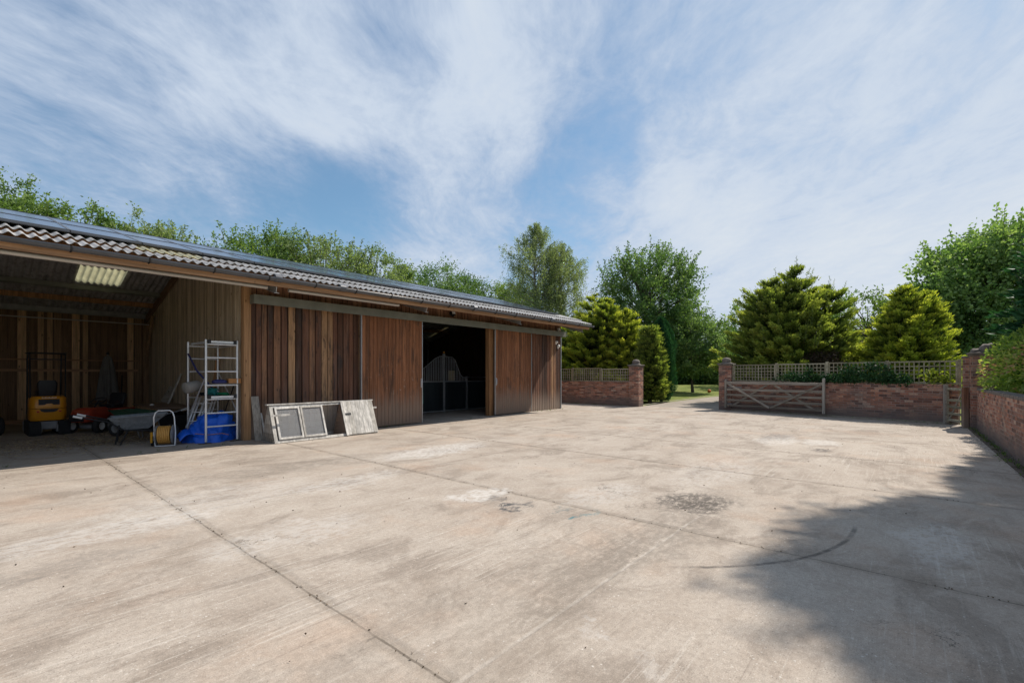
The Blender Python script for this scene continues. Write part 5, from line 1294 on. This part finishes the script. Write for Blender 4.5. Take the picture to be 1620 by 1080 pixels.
hedge('far_hedge', 'tall shrubs filling in behind the yellow conifers right of the drive', 1150, 1600, 38, 520, L_dark, 22, 30000, .24, 4)
hedge('far_hedge', 'shrubs behind the left brick wall and the barn end', 760, 1010, 40, 520, L_dark, 23, 20000, .24, 4)
# bush over the right wall, tree at the right edge
def bush(name, lab, c, s, n_, m, seed, leaf, cat='bush', stemz=0, ctint=.5, grp=None):
    rg = np.random.default_rng(seed); t_ = thing(name, lab, cat, c, 0, grp); d = rdir(rg, n_)
    lob = rdir(rg, 9); lg = rg.uniform(-.2, .35, 9); k = 1+np.sum(lg*np.clip(d @ lob.T, 0, 1)**4, 1)
    rad = rg.random(n_)**.33*k; P = d*rad[:, None]*np.array(s)+np.array([0, 0, s[2]+stemz])
    cl_ = .18*np.sin(P[:, 0]*5+seed)+.18*np.sin(P[:, 2]*6+P[:, 1]*4); keep = P[:, 2] > .02
    tt = ctint+cl_+rg.uniform(-.3, .3, n_)
    leaf_obj('foliage', P[keep], (d+rg.normal(size=(n_, 3))*.6)[keep], leaf*rg.uniform(.6, 1.3, keep.sum()), leaf*.55, tt[keep], m, t_, seed)
    mb = MB(); q = random.Random(seed)
    for k in range(7): a = q.uniform(0, 6.28); mb.tube([(0, 0, -.05), (math.cos(a)*s[0]*.4, math.sin(a)*s[1]*.4, stemz+s[2]*.9), (math.cos(a)*s[0]*.7, math.sin(a)*s[1]*.7, stemz+s[2]*1.4)], [.03, .02, .008], 5)
    mb.build('stems', M_bark, t_); return t_
bush('flowering_bush', 'leafy bush with pinkish new leaves spilling over the right brick wall', (12.2, -14.35, 0), (1.25, .95, 1.15), 11000, L_bush, 31, .10, stemz=.45, ctint=.62)
bush('flowering_bush', 'taller bush behind the right wall at the edge of the photo', (10.3, -14.7, 0), (1.2, .95, 1.35), 10000, L_bush, 32, .10, stemz=.6, ctint=.6)
# tall conifer just past the right edge: its lower dead branches reach into view and it shades the yard
conifer('spruce_tree', 'dark spruce reaching in at the right edge above the wall', (13.3, -14.9, -.03), 6.1, 1.3, 33, m=L_cyp, nb=150, tips=1, base=.22, shape=.45, rise=-.05, dead=1600, spr=.22)
GR = 'tall trees along the right wall'
tree('broadleaf_tree', 'tall tree with a high crown behind the right wall, nearest the viewpoint', (11.7, -16.0, -.03), 15.8, 1.8, 10.8, 34, L_green, .17, 430, shoots=12, lp=13, tw=9, grp=GR, rmin=.1)
conifer('tall_conifer', 'tall conifer behind the right wall, just past the high crowned tree', (15.7, -16.3, -.03), 14.4, .95, 35, m=L_cyp, spires=0, nb=800, tips=1, base=.5, shape=.35, spr=.26, grp=GR)
tree('broadleaf_tree', 'shorter bushy tree behind the right wall, beside the tall ones', (8.4, -16.5, -.03), 6.6, 1.7, 1.3, 36, L_green, .15, 170, shoots=8, lp=13, tw=8, grp=GR, rmin=.1)
tree('broadleaf_tree', 'second shorter bushy tree behind the right wall, level with the viewpoint', (2.5, -16.2, -.03), 6.2, 1.7, 1.3, 37, L_green, .15, 150, shoots=8, lp=13, tw=8, grp=GR, rmin=.1)
# climber on the trellis
def climber(lab, p, q, spots, seed, m=L_ivy, leaf=.085):
    rg = np.random.default_rng(seed); p, q = Vector(p), Vector(q); d = (q-p).normalized(); n = Vector((d.y, -d.x)); n = n if (Vector((CU, CV))-p).dot(n) > 0 else -n
    t_ = thing('climbing_plant', lab, 'climbing plant'); P = []; Tt = []
    mb = MB()
    for (s, z, rs, rz_, k) in spots:
        ss = s+rg.normal(size=k)*rs*.5; zz = z+rg.normal(size=k)*rz_*.5; w_ = .04+rg.normal(size=k)*.07
        P.append(np.stack([p.x+d.x*ss+n.x*w_, p.y+d.y*ss+n.y*w_, np.maximum(zz, 1.0)], 1)); Tt.append(.5+rg.uniform(-.35, .35, k))
    s0, s1 = min(s[0] for s in spots), max(s[0] for s in spots)
    pts = [(p.x+d.x*s+n.x*.03, p.y+d.y*s+n.y*.03, 1.3+.12*math.sin(s*3)) for s in np.linspace(s0, s1, 14)]; mb.tube(pts, .012, 5); mb.build('stems', M_bark, t_)
    P = np.concatenate(P); Tt = np.concatenate(Tt); dd = rdir(rg, len(P))+np.array([n.x, n.y, -.3])*.6
    leaf_obj('foliage', P, dd, leaf*rg.uniform(.6, 1.3, len(P)), leaf*.8, Tt, m, t_, seed)
sp_ = []
for k in range(26):
    s = 2.0+k*.155; sp_.append((s+rnd.uniform(-.1, .1), 1.34+rnd.uniform(-.04, .12), .22, .16, 120 if k > 2 else 50))
sp_ += [(3.0, 1.62, .15, .2, 90), (4.3, 1.65, .35, .22, 260), (4.9, 1.75, .3, .22, 200), (5.35, 1.55, .2, .3, 160)]
climber('dark green climber growing along the foot of the right trellis', off((uw0, vw0), (uw1, vw1), .02)[0], off((uw0, vw0), (uw1, vw1), .02)[1], sp_, 51)
climber('bright yellow green leaves poking through the trellis beside the corner pillar', off((uw0, vw0), (uw1, vw1), -.06)[0], off((uw0, vw0), (uw1, vw1), -.06)[1], [(6.5, 1.5, .3, .25, 200), (6.85, 1.4, .2, .2, 120)], 52, L_gold, .10)

# litter: straw in the bay, scattered leaves on the yard, moss and grass along joints
def scatter(name, lab, cat, pts, m, s, w_, seed, tint=(0, 1)):
    rg = np.random.default_rng(seed); P = np.array(pts); n_ = len(P); a = rg.uniform(0, 6.28, n_)
    d = np.stack([np.cos(a), np.sin(a), rg.uniform(-.02, .2, n_)], 1); o = leaf_obj(name, P, d, s*rg.uniform(.5, 1.4, n_), w_, rg.uniform(*tint, n_), m, None, seed)
    tag(o, lab, cat, kind='stuff')
rg = np.random.default_rng(5)
n_ = 2300; sx_ = rg.normal(size=n_)*1.3-2.6; sy_ = rg.normal(size=n_)*.9+2.6; k_ = (sx_ < -.3) & (sy_ > .25)
scatter('straw', 'loose straw and wood chips on the floor of the open bay', 'straw', np.stack([sx_, sy_, rg.uniform(.003, .012, n_)], 1)[k_], L_straw, .06, .012, 61)
n_ = 260; P_ = np.stack([rg.uniform(-5, 15, n_), rg.uniform(-12.8, -.6, n_), rg.uniform(.003, .01, n_)], 1)
scatter('fallen_leaves', 'tiny dry leaves and grit scattered over the concrete yard', 'leaf litter', P_, L_litter, .022, .014, 62)
P_ = []
for u in (-2.66, .36, 3.58, 6.25):
    for _ in range(150): P_.append((u+rg.normal()*.012, rg.uniform(-12.5, -.8), .004))
for _ in range(1500): P_.append((rg.uniform(-2, 14), -13.1+rg.normal()*.06, .01))
for _ in range(500): f = rg.random(); P_.append((uw0+(uw1-uw0)*f-.2+rg.normal()*.04, vw0+(vw1-vw0)*f+.05, .01))
scatter('debris', 'crumbs of moss and dead leaf caught in the yard joints and gutter', 'debris', P_, L_litter, .016, .010, 63)
# weeds in the corners and along the foot of the walls
rg = np.random.default_rng(77); P_ = []; D_ = []
def tuft(x, y, k, s_):
    for _ in range(k):
        P_.append((x+rg.normal()*.03*s_, y+rg.normal()*.03*s_, .0)); D_.append((rg.normal()*.6, rg.normal()*.6, 1.0))
for _ in range(70): tuft(rg.uniform(2, 14), -13.10+rg.normal()*.04, 10, 1)
for _ in range(45): f = rg.random(); tuft(uw0+(uw1-uw0)*f-.15, vw0+(vw1-vw0)*f+.02, 9, 1)
for _ in range(30): tuft(16.26, rg.uniform(-1.6, 4), 9, 1)
for _ in range(22): tuft(rg.uniform(-6, 13), rg.uniform(-.35, -.2), 6, .8)
P_ = np.array(P_); D_ = np.array(D_)
o = leaf_obj('weeds', P_, D_, .07*rg.uniform(.4, 1.3, len(P_)), .010, rg.random(len(P_))*.8, L_green, None, 78); tag(o, 'small weeds growing in the joints and at the foot of the walls', 'weeds', kind='stuff')
